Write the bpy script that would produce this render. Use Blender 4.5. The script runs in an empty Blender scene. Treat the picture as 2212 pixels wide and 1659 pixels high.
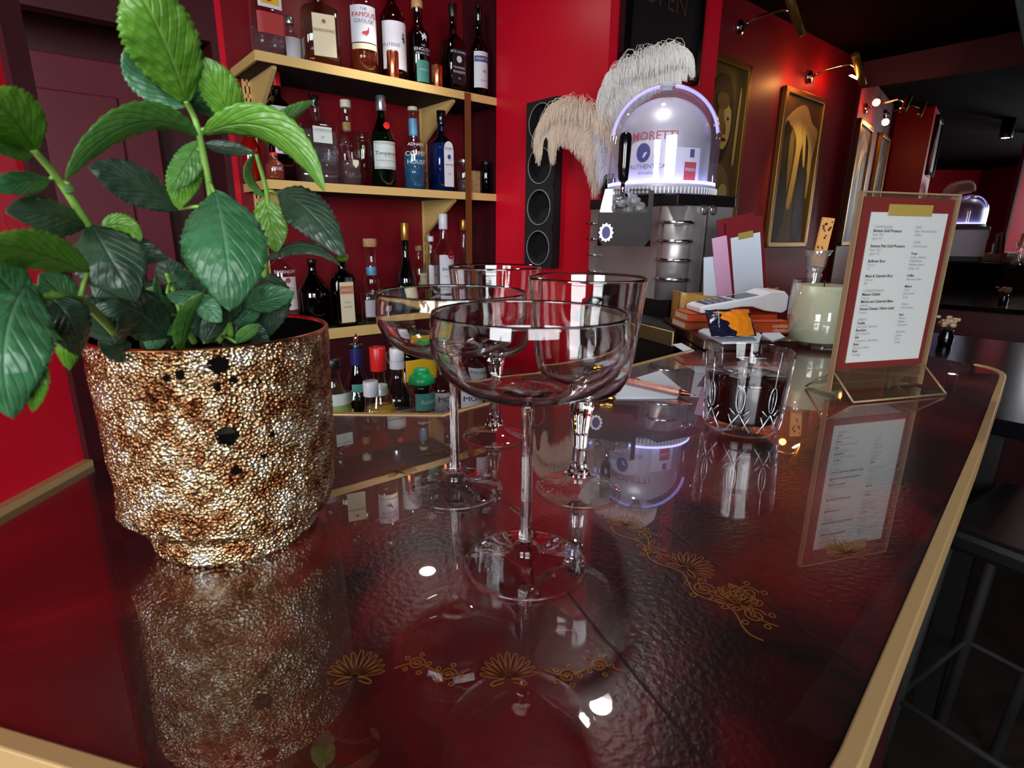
import bpy, bmesh, math, random
from mathutils import Vector, Matrix, noise
import numpy as np
random.seed(7)
SC = bpy.context.scene
COL = SC.collection
CT = 1.10                    # height of the bar top above the floor
# ------------------------------------------------------------ camera
FPX = 1200.0; EYE = 0.21     # eye height above the bar top
_up = np.array([50., 4400., 1200.]); _up /= np.linalg.norm(_up)
_fw = np.array([0, 0, -1.]); _Y = _fw - _fw @ _up * _up; _Y /= np.linalg.norm(_Y)
_X = np.cross(_Y, _up)
RM = np.array([_X, _Y, _up])
cam = bpy.data.cameras.new('camera'); cam.sensor_width = 36; cam.sensor_fit = 'HORIZONTAL'
cam.lens = 36 * FPX / 2212; cam.clip_start = 0.02; cam.clip_end = 60
camo = bpy.data.objects.new('camera', cam); COL.objects.link(camo)
m4 = Matrix.Identity(4)
for i in range(3):
    for j in range(3): m4[i][j] = RM[i][j]
m4[2][3] = CT + EYE
camo.matrix_world = m4
cam.dof.use_dof = True; cam.dof.focus_distance = 0.9; cam.dof.aperture_fstop = 16.0
SC.camera = camo
SC.view_settings.view_transform = 'Standard'; SC.view_settings.look = 'None'
SC.view_settings.gamma = 1; SC.view_settings.exposure = 0.4; SC.view_settings.use_curve_mapping = False

# layout helpers: sight lines meeting real planes of the room
CAMP = np.array([0, 0, EYE])
def ray(x, y): return RM @ np.array([(x - 1106) / FPX, (829.5 - y) / FPX, -1.])
def hz(x, y, z=0):
    d = ray(x, y); p = CAMP + (z - EYE) / d[2] * d; return Vector(p)
def vpl(x, y, P, n):
    d = ray(x, y); P = np.array([P[0], P[1], 0]); n = np.array([n[0], n[1], 0.])
    return Vector(CAMP + ((P - CAMP) @ n / (d @ n)) * d)
def dep(x, y, r):            # point at straight distance r
    d = ray(x, y); d = d / np.linalg.norm(d); return Vector(CAMP + r * d)
S0 = Vector((-.383, 1.932)); D1 = Vector((.768, .641)); N1 = Vector((.641, -.768))
YAW = math.atan2(.641, .768)     # local x along the back wall, local -y out of it
def W(t, off, z): p = S0 + D1 * t + N1 * off; return Vector((p.x, p.y, z + CT))
def sh(x, y, off):
    p = vpl(x, y, S0 + N1 * off, N1); q = Vector((p.x, p.y)) - S0; return q.dot(D1), p.z

# ------------------------------------------------------------ world + lights
wd = bpy.data.worlds.new('world'); SC.world = wd; wd.use_nodes = True
wd.node_tree.nodes['Background'].inputs[0].default_value = (.55, .62, .75, 1)
wd.node_tree.nodes['Background'].inputs[1].default_value = .03
def area(name, loc, tgt, size, power, col, spread=None):
    l = bpy.data.lights.new(name, 'AREA'); l.shape = 'RECTANGLE'; l.size, l.size_y = size
    l.energy = power; l.color = col
    if spread: l.spread = spread
    o = bpy.data.objects.new(name, l); COL.objects.link(o); o.location = loc
    o.rotation_euler = (Vector(tgt) - Vector(loc)).to_track_quat('-Z', 'Y').to_euler(); return o
def point(name, loc, power, col, r=.03):
    l = bpy.data.lights.new(name, 'POINT'); l.energy = power; l.color = col; l.shadow_soft_size = r
    o = bpy.data.objects.new(name, l); COL.objects.link(o); o.location = loc; return o
def spot(name, loc, tgt, power, col, ang=1.2, r=.02, blend=.6):
    l = bpy.data.lights.new(name, 'SPOT'); l.energy = power; l.color = col; l.spot_size = ang
    l.spot_blend = blend; l.shadow_soft_size = r
    o = bpy.data.objects.new(name, l); COL.objects.link(o); o.location = loc
    o.rotation_euler = (Vector(tgt) - Vector(loc)).to_track_quat('-Z', 'Y').to_euler(); return o
area('daylight_left', (-1.15, -1.45, 1.62), (-.1, .8, 1.15), (.9, .9), 42, (.93, .96, 1.0))
area('daylight_right', (.45, -1.45, 1.66), (.1, 1.2, 1.15), (1.1, .85), 34, (.92, .96, 1.0))
warm = (1.0, .55, .22)

# ------------------------------------------------------------ materials
def C(r, g, b, a=1.0):
    f = lambda v: (v / 255 / 12.92) if v / 255 <= .04045 else ((v / 255 + .055) / 1.055) ** 2.4
    return (f(r), f(g), f(b), a)
MATS = {}
def mk(name):
    m = bpy.data.materials.new(name); m.use_nodes = True; MATS[name] = m
    return m, m.node_tree.nodes, m.node_tree.links, m.node_tree.nodes['Principled BSDF']
def pbr(name, col, rough=.5, metal=0., coat=0., emit=None, es=0., spec=None, bump=None, var=None, trans=0., ior=None, sheen=0, sss=0):
    m, N, L, b = mk(name)
    b.inputs['Base Color'].default_value = col; b.inputs['Roughness'].default_value = rough
    b.inputs['Metallic'].default_value = metal; b.inputs['Coat Weight'].default_value = coat
    b.inputs['Coat Roughness'].default_value = .04
    if spec is not None: b.inputs['Specular IOR Level'].default_value = spec
    if ior: b.inputs['IOR'].default_value = ior
    b.inputs['Transmission Weight'].default_value = trans
    if sheen: b.inputs['Sheen Weight'].default_value = sheen
    if sss: b.inputs['Subsurface Weight'].default_value = sss; b.inputs['Subsurface Scale'].default_value = .01
    if emit: b.inputs['Emission Color'].default_value = emit; b.inputs['Emission Strength'].default_value = es
    if bump or var:
        tc = N.new('ShaderNodeTexCoord'); nz = N.new('ShaderNodeTexNoise')
        L.new(tc.outputs['Object'], nz.inputs['Vector'])
        if bump:
            nz.inputs['Scale'].default_value = bump[0]; nz.inputs['Detail'].default_value = 4
            bp = N.new('ShaderNodeBump'); bp.inputs['Strength'].default_value = bump[1]; bp.inputs['Distance'].default_value = bump[2] if len(bump) > 2 else .002
            L.new(nz.outputs['Fac'], bp.inputs['Height']); L.new(bp.outputs['Normal'], b.inputs['Normal'])
        if var:
            n2 = N.new('ShaderNodeTexNoise'); n2.inputs['Scale'].default_value = var[0]; n2.inputs['Detail'].default_value = 5
            L.new(tc.outputs['Object'], n2.inputs['Vector'])
            r = N.new('ShaderNodeValToRGB'); r.color_ramp.elements[0].position = .35; r.color_ramp.elements[1].position = .65
            r.color_ramp.elements[0].color = col; r.color_ramp.elements[1].color = var[1]
            L.new(n2.outputs['Fac'], r.inputs[0]); L.new(r.outputs[0], b.inputs['Base Color'])
    return m
def tglass(name, tint=(1, 1, 1), gloss=1.0, rough=.03, haze=0., hazecol=(1, 1, 1), f0=.06):
    m, N, L, b = mk(name); N.remove(b); out = N['Material Output']
    tr = N.new('ShaderNodeBsdfTransparent'); tr.inputs[0].default_value = (*tint, 1)
    gl = N.new('ShaderNodeBsdfGlossy'); gl.inputs[0].default_value = (gloss,) * 3 + (1,); gl.inputs['Roughness'].default_value = rough
    lw = N.new('ShaderNodeLayerWeight'); pw = N.new('ShaderNodeMath'); pw.operation = 'POWER'; pw.inputs[1].default_value = 3.5; L.new(lw.outputs['Facing'], pw.inputs[0])
    fr = N.new('ShaderNodeMath'); fr.operation = 'MULTIPLY_ADD'; fr.inputs[1].default_value = .75; fr.inputs[2].default_value = f0; L.new(pw.outputs[0], fr.inputs[0])
    mx = N.new('ShaderNodeMixShader'); L.new(fr.outputs[0], mx.inputs[0]); src = tr.outputs[0]
    if haze:
        df = N.new('ShaderNodeBsdfDiffuse'); df.inputs[0].default_value = (*hazecol, 1); m2 = N.new('ShaderNodeMixShader')
        m2.inputs[0].default_value = haze; L.new(src, m2.inputs[1]); L.new(df.outputs[0], m2.inputs[2]); src = m2.outputs[0]
    L.new(src, mx.inputs[1]); L.new(gl.outputs[0], mx.inputs[2]); L.new(mx.outputs[0], out.inputs[0]); return m
def vwall(name, col, col2, rough=.45):
    return pbr(name, col, rough, bump=(180, .12, .001), var=(3, col2), spec=.4)

M = MATS
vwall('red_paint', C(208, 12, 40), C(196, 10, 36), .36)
vwall('alcove_shade_red', C(122, 8, 22), C(112, 6, 20), .4)  # wall red darkened, the alcove's shade put into its colour
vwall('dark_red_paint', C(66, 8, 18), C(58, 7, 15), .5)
vwall('maroon_paint', C(104, 24, 40), C(96, 20, 36), .5)
vwall('plum_paint', C(128, 22, 34), C(118, 18, 30), .5)
pbr('black_ceiling', C(16, 9, 9), .9, spec=.02)
pbr('dark_floor', C(34, 24, 18), .55, var=(6, C(18, 14, 12)), bump=(60, .3))
pbr('grey_plaster', C(120, 105, 100), .8)
pbr('brass_trim', C(184, 150, 102), .38, .25, spec=.5)
pbr('gold_paint', C(214, 178, 112), .55, bump=(300, .1))
pbr('gold_tape', C(186, 164, 84), .35, .35)
pbr('gold_metal', C(214, 170, 80), .25, 1.)
pbr('antique_gold', C(150, 112, 56), .35, .8)
pbr('chrome', C(225, 225, 230), .12, 1.)
pbr('steel', C(178, 172, 174), .42, .7, bump=(20, .02))
pbr('copper', C(225, 130, 90), .25, 1., bump=(60, .1))
pbr('black_plastic', C(14, 12, 14), .35)
pbr('black_gloss', C(8, 8, 10), .16, coat=.2)
pbr('dark_brown', C(26, 13, 11), .35, spec=.15)
pbr('black_matte', C(10, 8, 9), .8)
pbr('table_black', C(10, 8, 10), .2, spec=.25)
pbr('white_plastic', C(225, 228, 235), .35)
pbr('grey_plastic', C(140, 140, 150), .4)
pbr('white_paper', C(206, 216, 230), .7)
pbr('cream_paper', C(214, 202, 170), .7)
pbr('label_white', C(208, 206, 214), .6)
pbr('label_pale', C(190, 200, 196), .6)
pbr('label_yellow', C(214, 168, 24), .5)
pbr('label_red', C(170, 48, 50), .5)
pbr('label_teal', C(70, 140, 128), .5)
pbr('label_blue', C(52, 56, 120), .5)
pbr('label_black', C(16, 16, 20), .45)
pbr('label_copper', C(190, 120, 88), .5)
pbr('label_orange', C(222, 110, 40), .5)
pbr('label_grey', C(160, 158, 164), .5)
pbr('ink', C(28, 28, 40), .6); pbr('ink_grey', C(110, 115, 130), .6); pbr('ink_red', C(170, 24, 36), .6)
pbr('ink_pale', C(200, 205, 215), .5); pbr('ink_brown', C(150, 80, 50), .6); pbr('ink_gilt', C(62, 40, 28), .5); pbr('ink_faint', C(150, 155, 168), .6)
pbr('red_cap', C(214, 36, 34), .35); pbr('green_cap', C(10, 158, 88), .35); pbr('white_cap', C(225, 222, 232), .35)
pbr('silver_cap', C(200, 200, 208), .25, .9); pbr('gold_cap', C(200, 150, 70), .3, .8); pbr('cork', C(190, 150, 105), .8, var=(60, C(170, 125, 80)))
pbr('blue_cap', C(88, 150, 185), .4); pbr('cream_cap', C(205, 200, 178), .5); pbr('navy_cap', C(30, 32, 90), .3)
pbr('red_leather', C(120, 22, 26), .4, bump=(150, .2)); pbr('maroon_card', C(112, 14, 26), .55, spec=.3)
pbr('pink_card', C(214, 160, 196), .6); pbr('green_card', C(34, 60, 46), .6)
pbr('orange_book', C(190, 66, 22), .4); pbr('orange_book_dark', C(150, 60, 24), .45)
pbr('tan_wood', C(160, 122, 60), .45, var=(30, C(140, 98, 44))); pbr('dark_wood', C(60, 28, 20), .3, coat=.4, var=(14, C(40, 20, 16)))
pbr('wax', C(208, 210, 186), .35, sss=.3)
pbr('snack_foil', C(28, 26, 50), .25, .3, bump=(40, .5)); pbr('snack_orange', C(222, 130, 24), .35, bump=(60, .3))
pbr('giraffe', C(214, 152, 84), .7); pbr('giraffe_spot', C(70, 40, 24), .7)
pbr('feather', C(232, 228, 222), .9, sheen=.3); pbr('feather_cream', C(226, 204, 180), .9, sheen=.3)
pbr('soil', C(20, 14, 10), .95, bump=(120, .8, .004))
pbr('inner_dark', C(6, 4, 3), .9, spec=.05)
pbr('stem_green', C(110, 150, 60), .5)
pbr('pen_glitter', C(215, 160, 145), .25, .8, bump=(900, 1.0, .001)); pbr('rose_gold', C(220, 140, 120), .2, 1.)
pbr('gold_foil', C(220, 175, 80), .25, 1., bump=(80, .6, .004))
pbr('petal', C(232, 200, 165), .7)
pbr('amber_strip_edge', C(150, 80, 30), .3)
pbr('ornament_gold', C(150, 94, 42), .45, .45)
pbr('seam_black', C(14, 8, 8), .5)
pbr('led_violet', C(150, 140, 255), .4, emit=(.42, .40, 1.0, 1), es=5.0)
pbr('led_soft', C(150, 140, 255), .4, emit=(.40, .38, 1.0, 1), es=1.1)
pbr('lamp_disc', (1, 1, 1, 1), .4, emit=(1, .97, .92, 1), es=60)
pbr('lamp_warm', (1, 1, 1, 1), .4, emit=(1, .6, .25, 1), es=25)
pbr('lamp_cool', (1, 1, 1, 1), .4, emit=(.7, .9, 1, 1), es=3)
pbr('dome_core', C(176, 174, 184), .42, .35)
pbr('mirror_glass', (.86, .86, .88, 1), .004, 1.)
pbr('window_frame', C(60, 55, 52), .5)
pbr('sepia_dark', C(36, 28, 14), .55, spec=.25); pbr('sepia_mid', C(112, 90, 48), .55, spec=.25); pbr('sepia_light', C(176, 150, 92), .55, spec=.25); pbr('sepia_shadow', C(82, 64, 28), .5, spec=.25)
pbr('curtain', C(16, 20, 22), .9)
tglass('clear_glass', (.93, .94, .93)); tglass('dark_glass', (.22, .14, .16)); tglass('green_glass', (.03, .22, .09)); tglass('blue_glass', (.10, .36, .62))
tglass('olive_glass', (.75, .80, .66)); tglass('purple_glass', (.42, .22, .30)); tglass('teal_glass', (.42, .62, .60)); tglass('black_glass', (.03, .02, .03))
tglass('acrylic', (.96, .94, .90), haze=.015, hazecol=(.7, .5, .35)); tglass('dome_plastic', (.93, .93, .98), haze=.06, hazecol=(.7, .7, .9))
pbr('acrylic_edge', C(176, 146, 112), .25, trans=.5)
tglass('amber_plastic', (.62, .28, .10), haze=.35, hazecol=(.35, .14, .04))
tglass('pressed_glass', (.90, .90, .90), rough=.05, haze=.14, hazecol=(.75, .72, .72), f0=.12)
tglass('thin_crystal', (.985, .985, .99), rough=.01, f0=.03)
def liq(name, tint, haze, hc): tglass(name, tint, haze=haze, hazecol=hc, gloss=.6)
liq('amber_liquid', (.75, .22, .05), .35, (.35, .05, .01)); liq('pink_liquid', (.9, .35, .3), .3, (.6, .15, .1)); liq('yellow_liquid', (.9, .7, .2), .4, (.65, .42, .08))
liq('lime_liquid', (.7, .85, .3), .6, (.50, .62, .20)); liq('clear_liquid', (.93, .94, .96), .04, (.7, .75, .8)); liq('blue_liquid', (.15, .5, .8), .35, (.06, .25, .45))
liq('dark_liquid', (.10, .02, .02), .7, (.02, .004, .004)); liq('red_liquid', (.8, .08, .06), .5, (.5, .01, .01)); liq('green_liquid', (.1, .5, .25), .4, (.02, .2, .08))
def glass_real():
    m, N, L, b = mk('crystal'); b.inputs['Base Color'].default_value = (.985, .985, .985, 1); b.inputs['Roughness'].default_value = 0
    b.inputs['Transmission Weight'].default_value = 1; b.inputs['IOR'].default_value = 1.5
glass_real(); tglass('cola_drink', (.06, .012, .008), haze=.5, hazecol=(.02, .004, .003), gloss=.6)
pbr('cut_glass', C(190, 196, 205), .08, .6, trans=.0)
def cola():
    m, N, L, b = mk('cola'); b.inputs['Base Color'].default_value = (.42, .08, .03, 1); b.inputs['Roughness'].default_value = 0.02
    b.inputs['Transmission Weight'].default_value = 1; b.inputs['IOR'].default_value = 1.34
    va = N.new('ShaderNodeVolumeAbsorption'); va.inputs[0].default_value = (.45, .10, .05, 1); va.inputs[1].default_value = 60
    L.new(va.outputs[0], N['Material Output'].inputs['Volume'])
cola()
def ice():
    pbr('ice', (.95, .97, 1, 1), .08, trans=.9, ior=1.31, bump=(60, .4, .003))
ice()

def pot_mat():
    m, N, L, b = mk('mercury_gold'); b.inputs['Metallic'].default_value = .95; b.inputs['Roughness'].default_value = .19
    tc = N.new('ShaderNodeTexCoord')
    vo = N.new('ShaderNodeTexVoronoi'); vo.inputs['Scale'].default_value = 520; L.new(tc.outputs['Object'], vo.inputs['Vector'])
    n1 = N.new('ShaderNodeTexNoise'); n1.inputs['Scale'].default_value = 62; n1.inputs['Detail'].default_value = 6; n1.inputs['Roughness'].default_value = .65; L.new(tc.outputs['Object'], n1.inputs['Vector'])
    r = N.new('ShaderNodeValToRGB'); e = r.color_ramp.elements
    e[0].position = .28; e[0].color = C(60, 32, 18); e[1].position = .66; e[1].color = C(222, 214, 198)
    x = e.new(.42); x.color = C(136, 88, 52); x = e.new(.54); x.color = C(184, 158, 122)
    L.new(n1.outputs['Fac'], r.inputs[0]); L.new(r.outputs[0], b.inputs['Base Color'])
    n2 = N.new('ShaderNodeTexNoise'); n2.inputs['Scale'].default_value = 300; n2.inputs['Detail'].default_value = 5; L.new(tc.outputs['Object'], n2.inputs['Vector'])
    b1 = N.new('ShaderNodeBump'); b1.inputs['Strength'].default_value = 1.; b1.inputs['Distance'].default_value = .0016; L.new(n2.outputs['Fac'], b1.inputs['Height'])
    b2 = N.new('ShaderNodeBump'); b2.inputs['Strength'].default_value = .9; b2.inputs['Distance'].default_value = .0016; L.new(vo.outputs['Distance'], b2.inputs['Height'])
    L.new(b1.outputs['Normal'], b2.inputs['Normal']); L.new(b2.outputs['Normal'], b.inputs['Normal'])
pot_mat()
def counter_mat():
    m, N, L, b = mk('lacquered_leather')
    tc = N.new('ShaderNodeTexCoord')
    n1 = N.new('ShaderNodeTexNoise'); n1.inputs['Scale'].default_value = 7; n1.inputs['Detail'].default_value = 7; n1.inputs['Roughness'].default_value = .55; n1.inputs['Distortion'].default_value = .6; L.new(tc.outputs['Object'], n1.inputs['Vector'])
    r = N.new('ShaderNodeValToRGB'); e = r.color_ramp.elements
    e[0].position = .34; e[0].color = C(14, 5, 6); e[1].position = .74; e[1].color = C(92, 42, 26)
    x = e.new(.45); x.color = C(46, 7, 9); x = e.new(.57); x.color = C(88, 9, 13)
    L.new(n1.outputs['Fac'], r.inputs[0]); L.new(r.outputs[0], b.inputs['Base Color'])
    b.inputs['Roughness'].default_value = .27; b.inputs['Specular IOR Level'].default_value = .7
    b.inputs['Coat Weight'].default_value = 1.; b.inputs['Coat IOR'].default_value = 1.9; b.inputs['Coat Roughness'].default_value = .012
    n3 = N.new('ShaderNodeTexNoise'); n3.inputs['Scale'].default_value = 260; L.new(tc.outputs['Object'], n3.inputs['Vector'])
    bp = N.new('ShaderNodeBump'); bp.inputs['Strength'].default_value = .3; bp.inputs['Distance'].default_value = .001; L.new(n3.outputs['Fac'], bp.inputs['Height']); L.new(bp.outputs['Normal'], b.inputs['Normal'])
    n4 = N.new('ShaderNodeTexNoise'); n4.inputs['Scale'].default_value = 14; L.new(tc.outputs['Object'], n4.inputs['Vector'])
    b4 = N.new('ShaderNodeBump'); b4.inputs['Strength'].default_value = .05; b4.inputs['Distance'].default_value = .0006; L.new(n4.outputs['Fac'], b4.inputs['Height']); L.new(b4.outputs['Normal'], b.inputs['Coat Normal'])
counter_mat()
def leaf_mat(name, dark, light):
    m, N, L, b = mk(name); out = N['Material Output']
    uv = N.new('ShaderNodeUVMap'); sp = N.new('ShaderNodeSeparateXYZ'); L.new(uv.outputs[0], sp.inputs[0])
    def math_(op, a, bb=None):
        n = N.new('ShaderNodeMath'); n.operation = op
        for k, v in enumerate((a, bb)):
            if v is None: continue
            if isinstance(v, (int, float)): n.inputs[k].default_value = v
            else: L.new(v, n.inputs[k])
        return n.outputs[0]
    av = math_('ABSOLUTE', math_('SUBTRACT', sp.outputs[1], .5))          # 0 at midrib .. .5
    ph = math_('SUBTRACT', math_('MULTIPLY', sp.outputs[0], 8.0), math_('MULTIPLY', av, 7.0))
    fr = math_('FRACT', ph); tri = math_('ABSOLUTE', math_('SUBTRACT', fr, .5))   # .5 at vein
    vein = math_('MULTIPLY', math_('POWER', math_('MULTIPLY', tri, 2.0), 7.0), math_('SUBTRACT', 1.0, av))
    mid = math_('POWER', math_('SUBTRACT', 1.0, math_('MULTIPLY', av, 2.0)), 26.0)
    vm = math_('MAXIMUM', math_('MULTIPLY', vein, .55), mid)
    tc = N.new('ShaderNodeTexCoord'); nz = N.new('ShaderNodeTexNoise'); nz.inputs['Scale'].default_value = 55; nz.inputs['Detail'].default_value = 3; L.new(tc.outputs['Object'], nz.inputs['Vector'])
    mixc = N.new('ShaderNodeMixRGB'); mixc.inputs[1].default_value = dark; mixc.inputs[2].default_value = light
    f = math_('ADD', math_('MULTIPLY', vm, .45), math_('MULTIPLY', math_('SUBTRACT', nz.outputs['Fac'], .35), .5)); L.new(f, mixc.inputs[0]); mixc.use_clamp = True
    L.new(mixc.outputs[0], b.inputs['Base Color']); b.inputs['Roughness'].default_value = .36; b.inputs['Specular IOR Level'].default_value = .6
    vo = N.new('ShaderNodeTexVoronoi'); vo.inputs['Scale'].default_value = 190; L.new(tc.outputs['Object'], vo.inputs['Vector'])
    h = math_('SUBTRACT', math_('MULTIPLY', vo.outputs['Distance'], .8), vm)
    bp = N.new('ShaderNodeBump'); bp.inputs['Strength'].default_value = .8; bp.inputs['Distance'].default_value = .0012; L.new(h, bp.inputs['Height']); L.new(bp.outputs['Normal'], b.inputs['Normal'])
    tl = N.new('ShaderNodeBsdfTranslucent'); tl.inputs[0].default_value = (light[0] * 1.1, light[1] * 1.3, light[2] * .5, 1); L.new(bp.outputs['Normal'], tl.inputs['Normal'])
    mx = N.new('ShaderNodeMixShader'); mx.inputs[0].default_value = .28; L.new(b.outputs[0], mx.inputs[1]); L.new(tl.outputs[0], mx.inputs[2]); L.new(mx.outputs[0], out.inputs[0])
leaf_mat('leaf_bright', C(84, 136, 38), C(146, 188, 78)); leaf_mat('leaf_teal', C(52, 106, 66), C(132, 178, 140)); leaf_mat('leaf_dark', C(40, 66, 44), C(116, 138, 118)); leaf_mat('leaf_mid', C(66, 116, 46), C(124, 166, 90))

# ------------------------------------------------------------ mesh building
class MB:
    def __init__(s): s.v = []; s.f = []; s.mi = []; s.sm = []; s.uv = {}
    def add(s, vs, fs, mi=0, sm=False, uvs=None):
        o = len(s.v); s.v += [Vector(p) if len(p) == 3 else Vector((*p, 0)) for p in vs]
        for f in fs:
            s.f.append([o + i for i in f]); s.mi.append(mi); s.sm.append(sm)
        if uvs:
            for i, u in enumerate(uvs): s.uv[o + i] = u
        return s
    def box(s, a, b, mi=0, M_=None):
        x0, y0, z0 = a; x1, y1, z1 = b
        vs = [Vector(p) for p in ((x0, y0, z0), (x1, y0, z0), (x1, y1, z0), (x0, y1, z0), (x0, y0, z1), (x1, y0, z1), (x1, y1, z1), (x0, y1, z1))]
        if M_: vs = [M_ @ v for v in vs]
        return s.add(vs, [(0, 3, 2, 1), (4, 5, 6, 7), (0, 1, 5, 4), (1, 2, 6, 5), (2, 3, 7, 6), (3, 0, 4, 7)], mi)
    def rings(s, rings, mi=0, sm=True, cap0=True, cap1=True, closed=True):
        n = len(rings[0]); o = [p for r in rings for p in r]; fs = []
        for i in range(len(rings) - 1):
            for j in range(n if closed else n - 1):
                k = (j + 1) % n; fs.append((i * n + j, i * n + k, (i + 1) * n + k, (i + 1) * n + j))
        if cap0: fs.append(tuple(reversed(range(n))))
        if cap1: fs.append(tuple((len(rings) - 1) * n + j for j in range(n)))
        return s.add(o, fs, mi, sm)
    def lathe(s, prof, seg=32, c=(0, 0), mi=0, cap0=True, cap1=True, sm=True, fac=None):
        R = []
        for r, z in prof:
            ring = []
            for j in range(seg):
                a = 2 * math.pi * j / seg; k = fac(a, z) if fac else 1
                ring.append((c[0] + r * k * math.cos(a), c[1] + r * k * math.sin(a), z))
            R.append(ring)
        return s.rings(R, mi, sm, cap0, cap1)
    def prism(s, pts, z0, z1, mi=0):
        n = len(pts)
        return s.add([(x, y, z0) for x, y in pts] + [(x, y, z1) for x, y in pts],
                     [tuple(reversed(range(n))), tuple(range(n, 2 * n))] + [(i, (i + 1) % n, n + (i + 1) % n, n + i) for i in range(n)], mi)
    def tube(s, path, r, seg=8, mi=0, sm=True):
        path = [Vector(p) for p in path]; R = []; nrm = None
        for i, p in enumerate(path):
            t = (path[min(i + 1, len(path) - 1)] - path[max(i - 1, 0)]).normalized()
            if nrm is None: nrm = t.orthogonal().normalized()
            nrm = (nrm - t * nrm.dot(t)).normalized(); b = t.cross(nrm); rr = r[i] if isinstance(r, (list, tuple)) else r
            R.append([p + (nrm * math.cos(2 * math.pi * j / seg) + b * math.sin(2 * math.pi * j / seg)) * rr for j in range(seg)])
        return s.rings(R, mi, sm)
    def ribbon(s, pts, w, z, mi=0, closed=False):      # flat line on a horizontal surface
        n = len(pts); L_ = []; R_ = []
        for i in range(n):
            a = Vector(pts[(i - 1) % n] if closed else pts[max(i - 1, 0)]); b = Vector(pts[(i + 1) % n] if closed else pts[min(i + 1, n - 1)])
            t = (b - a); t = t.normalized() if t.length > 1e-9 else Vector((1, 0)); q = Vector((-t.y, t.x)) * w / 2; p = Vector(pts[i])
            L_.append((*(p + q), z)); R_.append((*(p - q), z))
        fs = [(i, n + i, n + (i + 1) % n, (i + 1) % n) for i in range(n if closed else n - 1)]
        return s.add(L_ + R_, fs, mi)
    def xf(s, M_): s.v = [M_ @ v for v in s.v]; return s
    def build(s, name, mats, parent=None, loc=None, rot=None, bevel=0, sub=0, solid=0):
        me = bpy.data.meshes.new(name); me.from_pydata([tuple(v) for v in s.v], [], s.f)
        for m in (mats if isinstance(mats, (list, tuple)) else [mats]): me.materials.append(M[m])
        me.polygons.foreach_set('material_index', s.mi); me.polygons.foreach_set('use_smooth', s.sm)
        if s.uv:
            l = me.uv_layers.new(name='UVMap')
            for lp in me.loops: l.data[lp.index].uv = s.uv.get(lp.vertex_index, (0, 0))
        me.update()
        if not s.uv:
            b_ = bmesh.new(); b_.from_mesh(me); bmesh.ops.recalc_face_normals(b_, faces=b_.faces); b_.to_mesh(me); b_.free()
        o = bpy.data.objects.new(name, me); COL.objects.link(o)
        if parent: o.parent = parent
        if loc is not None: o.location = loc
        if rot is not None: o.rotation_euler = rot
        if solid: md = o.modifiers.new('s', 'SOLIDIFY'); md.thickness = solid
        if bevel: md = o.modifiers.new('b', 'BEVEL'); md.width = bevel; md.segments = 2; md.limit_method = 'ANGLE'
        if sub: md = o.modifiers.new('u', 'SUBSURF'); md.levels = sub; md.render_levels = sub
        return o
def tag(o, label, cat, group=None):
    o['label'] = label; o['category'] = cat
    if group: o['group'] = group
    return o
def thing(name, label, cat, loc=(0, 0, 0), rz=0, group=None):
    o = bpy.data.objects.new(name, None); COL.objects.link(o); o.empty_display_size = .02
    o.location = loc; o.rotation_euler = (0, 0, rz); return tag(o, label, cat, group)
def struct(o): o['kind'] = 'structure'; return o
_tc = {}
def text_geo(s, size, bold=0):
    k = (s, bold)
    if k not in _tc:
        cu = bpy.data.curves.new('t', 'FONT'); cu.body = s; cu.size = 1; cu.align_x = 'CENTER'; cu.align_y = 'CENTER'; cu.offset = bold; cu.resolution_u = 3
        o = bpy.data.objects.new('t', cu); COL.objects.link(o); dg = bpy.context.evaluated_depsgraph_get(); dg.update()
        me = bpy.data.meshes.new_from_object(o.evaluated_get(dg)); _tc[k] = ([tuple(v.co)[:2] for v in me.vertices], [tuple(p.vertices) for p in me.polygons])
        bpy.data.objects.remove(o); bpy.data.meshes.remove(me); bpy.data.curves.remove(cu)
    v, f = _tc[k]; return [(x * size, y * size) for x, y in v], f
def txt(mb, s, size, fn, mi=0, c=(0, 0), bold=0, wfit=None):
    v, f = text_geo(s, size, bold)
    if wfit:
        w = max(x for x, y in v) - min(x for x, y in v); k = wfit / w; v = [(x * k, y) for x, y in v]
    mb.add([fn(x + c[0], y + c[1]) for x, y in v], f, mi)

# ------------------------------------------------------------ room shell
def wallbox(name, t0, t1, o0, o1, z0, z1, mat):      # box in back-wall axes; t along, off out
    mb = MB().box((t0, -o1, z0), (t1, -o0, z1)); return struct(mb.build(name, mat, None, (S0.x, S0.y, CT), (0, 0, YAW)))
ZC = 1.17; ZF = -CT
MIRT = 2.85
mb = MB().box((-4, -5, -.05), (6, 7, 0)); struct(mb.build('floor', 'dark_floor'))
mb = MB().box((-4, -5, CT + ZC), (6, 7, CT + ZC + .05)); struct(mb.build('ceiling', 'black_ceiling'))
tpl, _ = sh(478, 150, -.25)
tdl = -1.25
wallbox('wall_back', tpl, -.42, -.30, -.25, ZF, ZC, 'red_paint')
wallbox('wall_alcove', -.42, .44, -.30, -.25, ZF, ZC, 'alcove_shade_red')
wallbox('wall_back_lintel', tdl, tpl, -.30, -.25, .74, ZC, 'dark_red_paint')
wallbox('wall_back_left', -3.2, tdl, -.30, -.25, ZF, ZC, 'red_paint')
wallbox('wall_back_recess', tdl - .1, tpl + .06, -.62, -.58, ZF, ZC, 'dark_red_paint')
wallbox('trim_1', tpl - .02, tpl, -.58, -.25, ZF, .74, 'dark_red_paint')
wallbox('trim_2', tdl, tdl + .02, -.58, -.25, ZF, .74, 'dark_red_paint')
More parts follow.
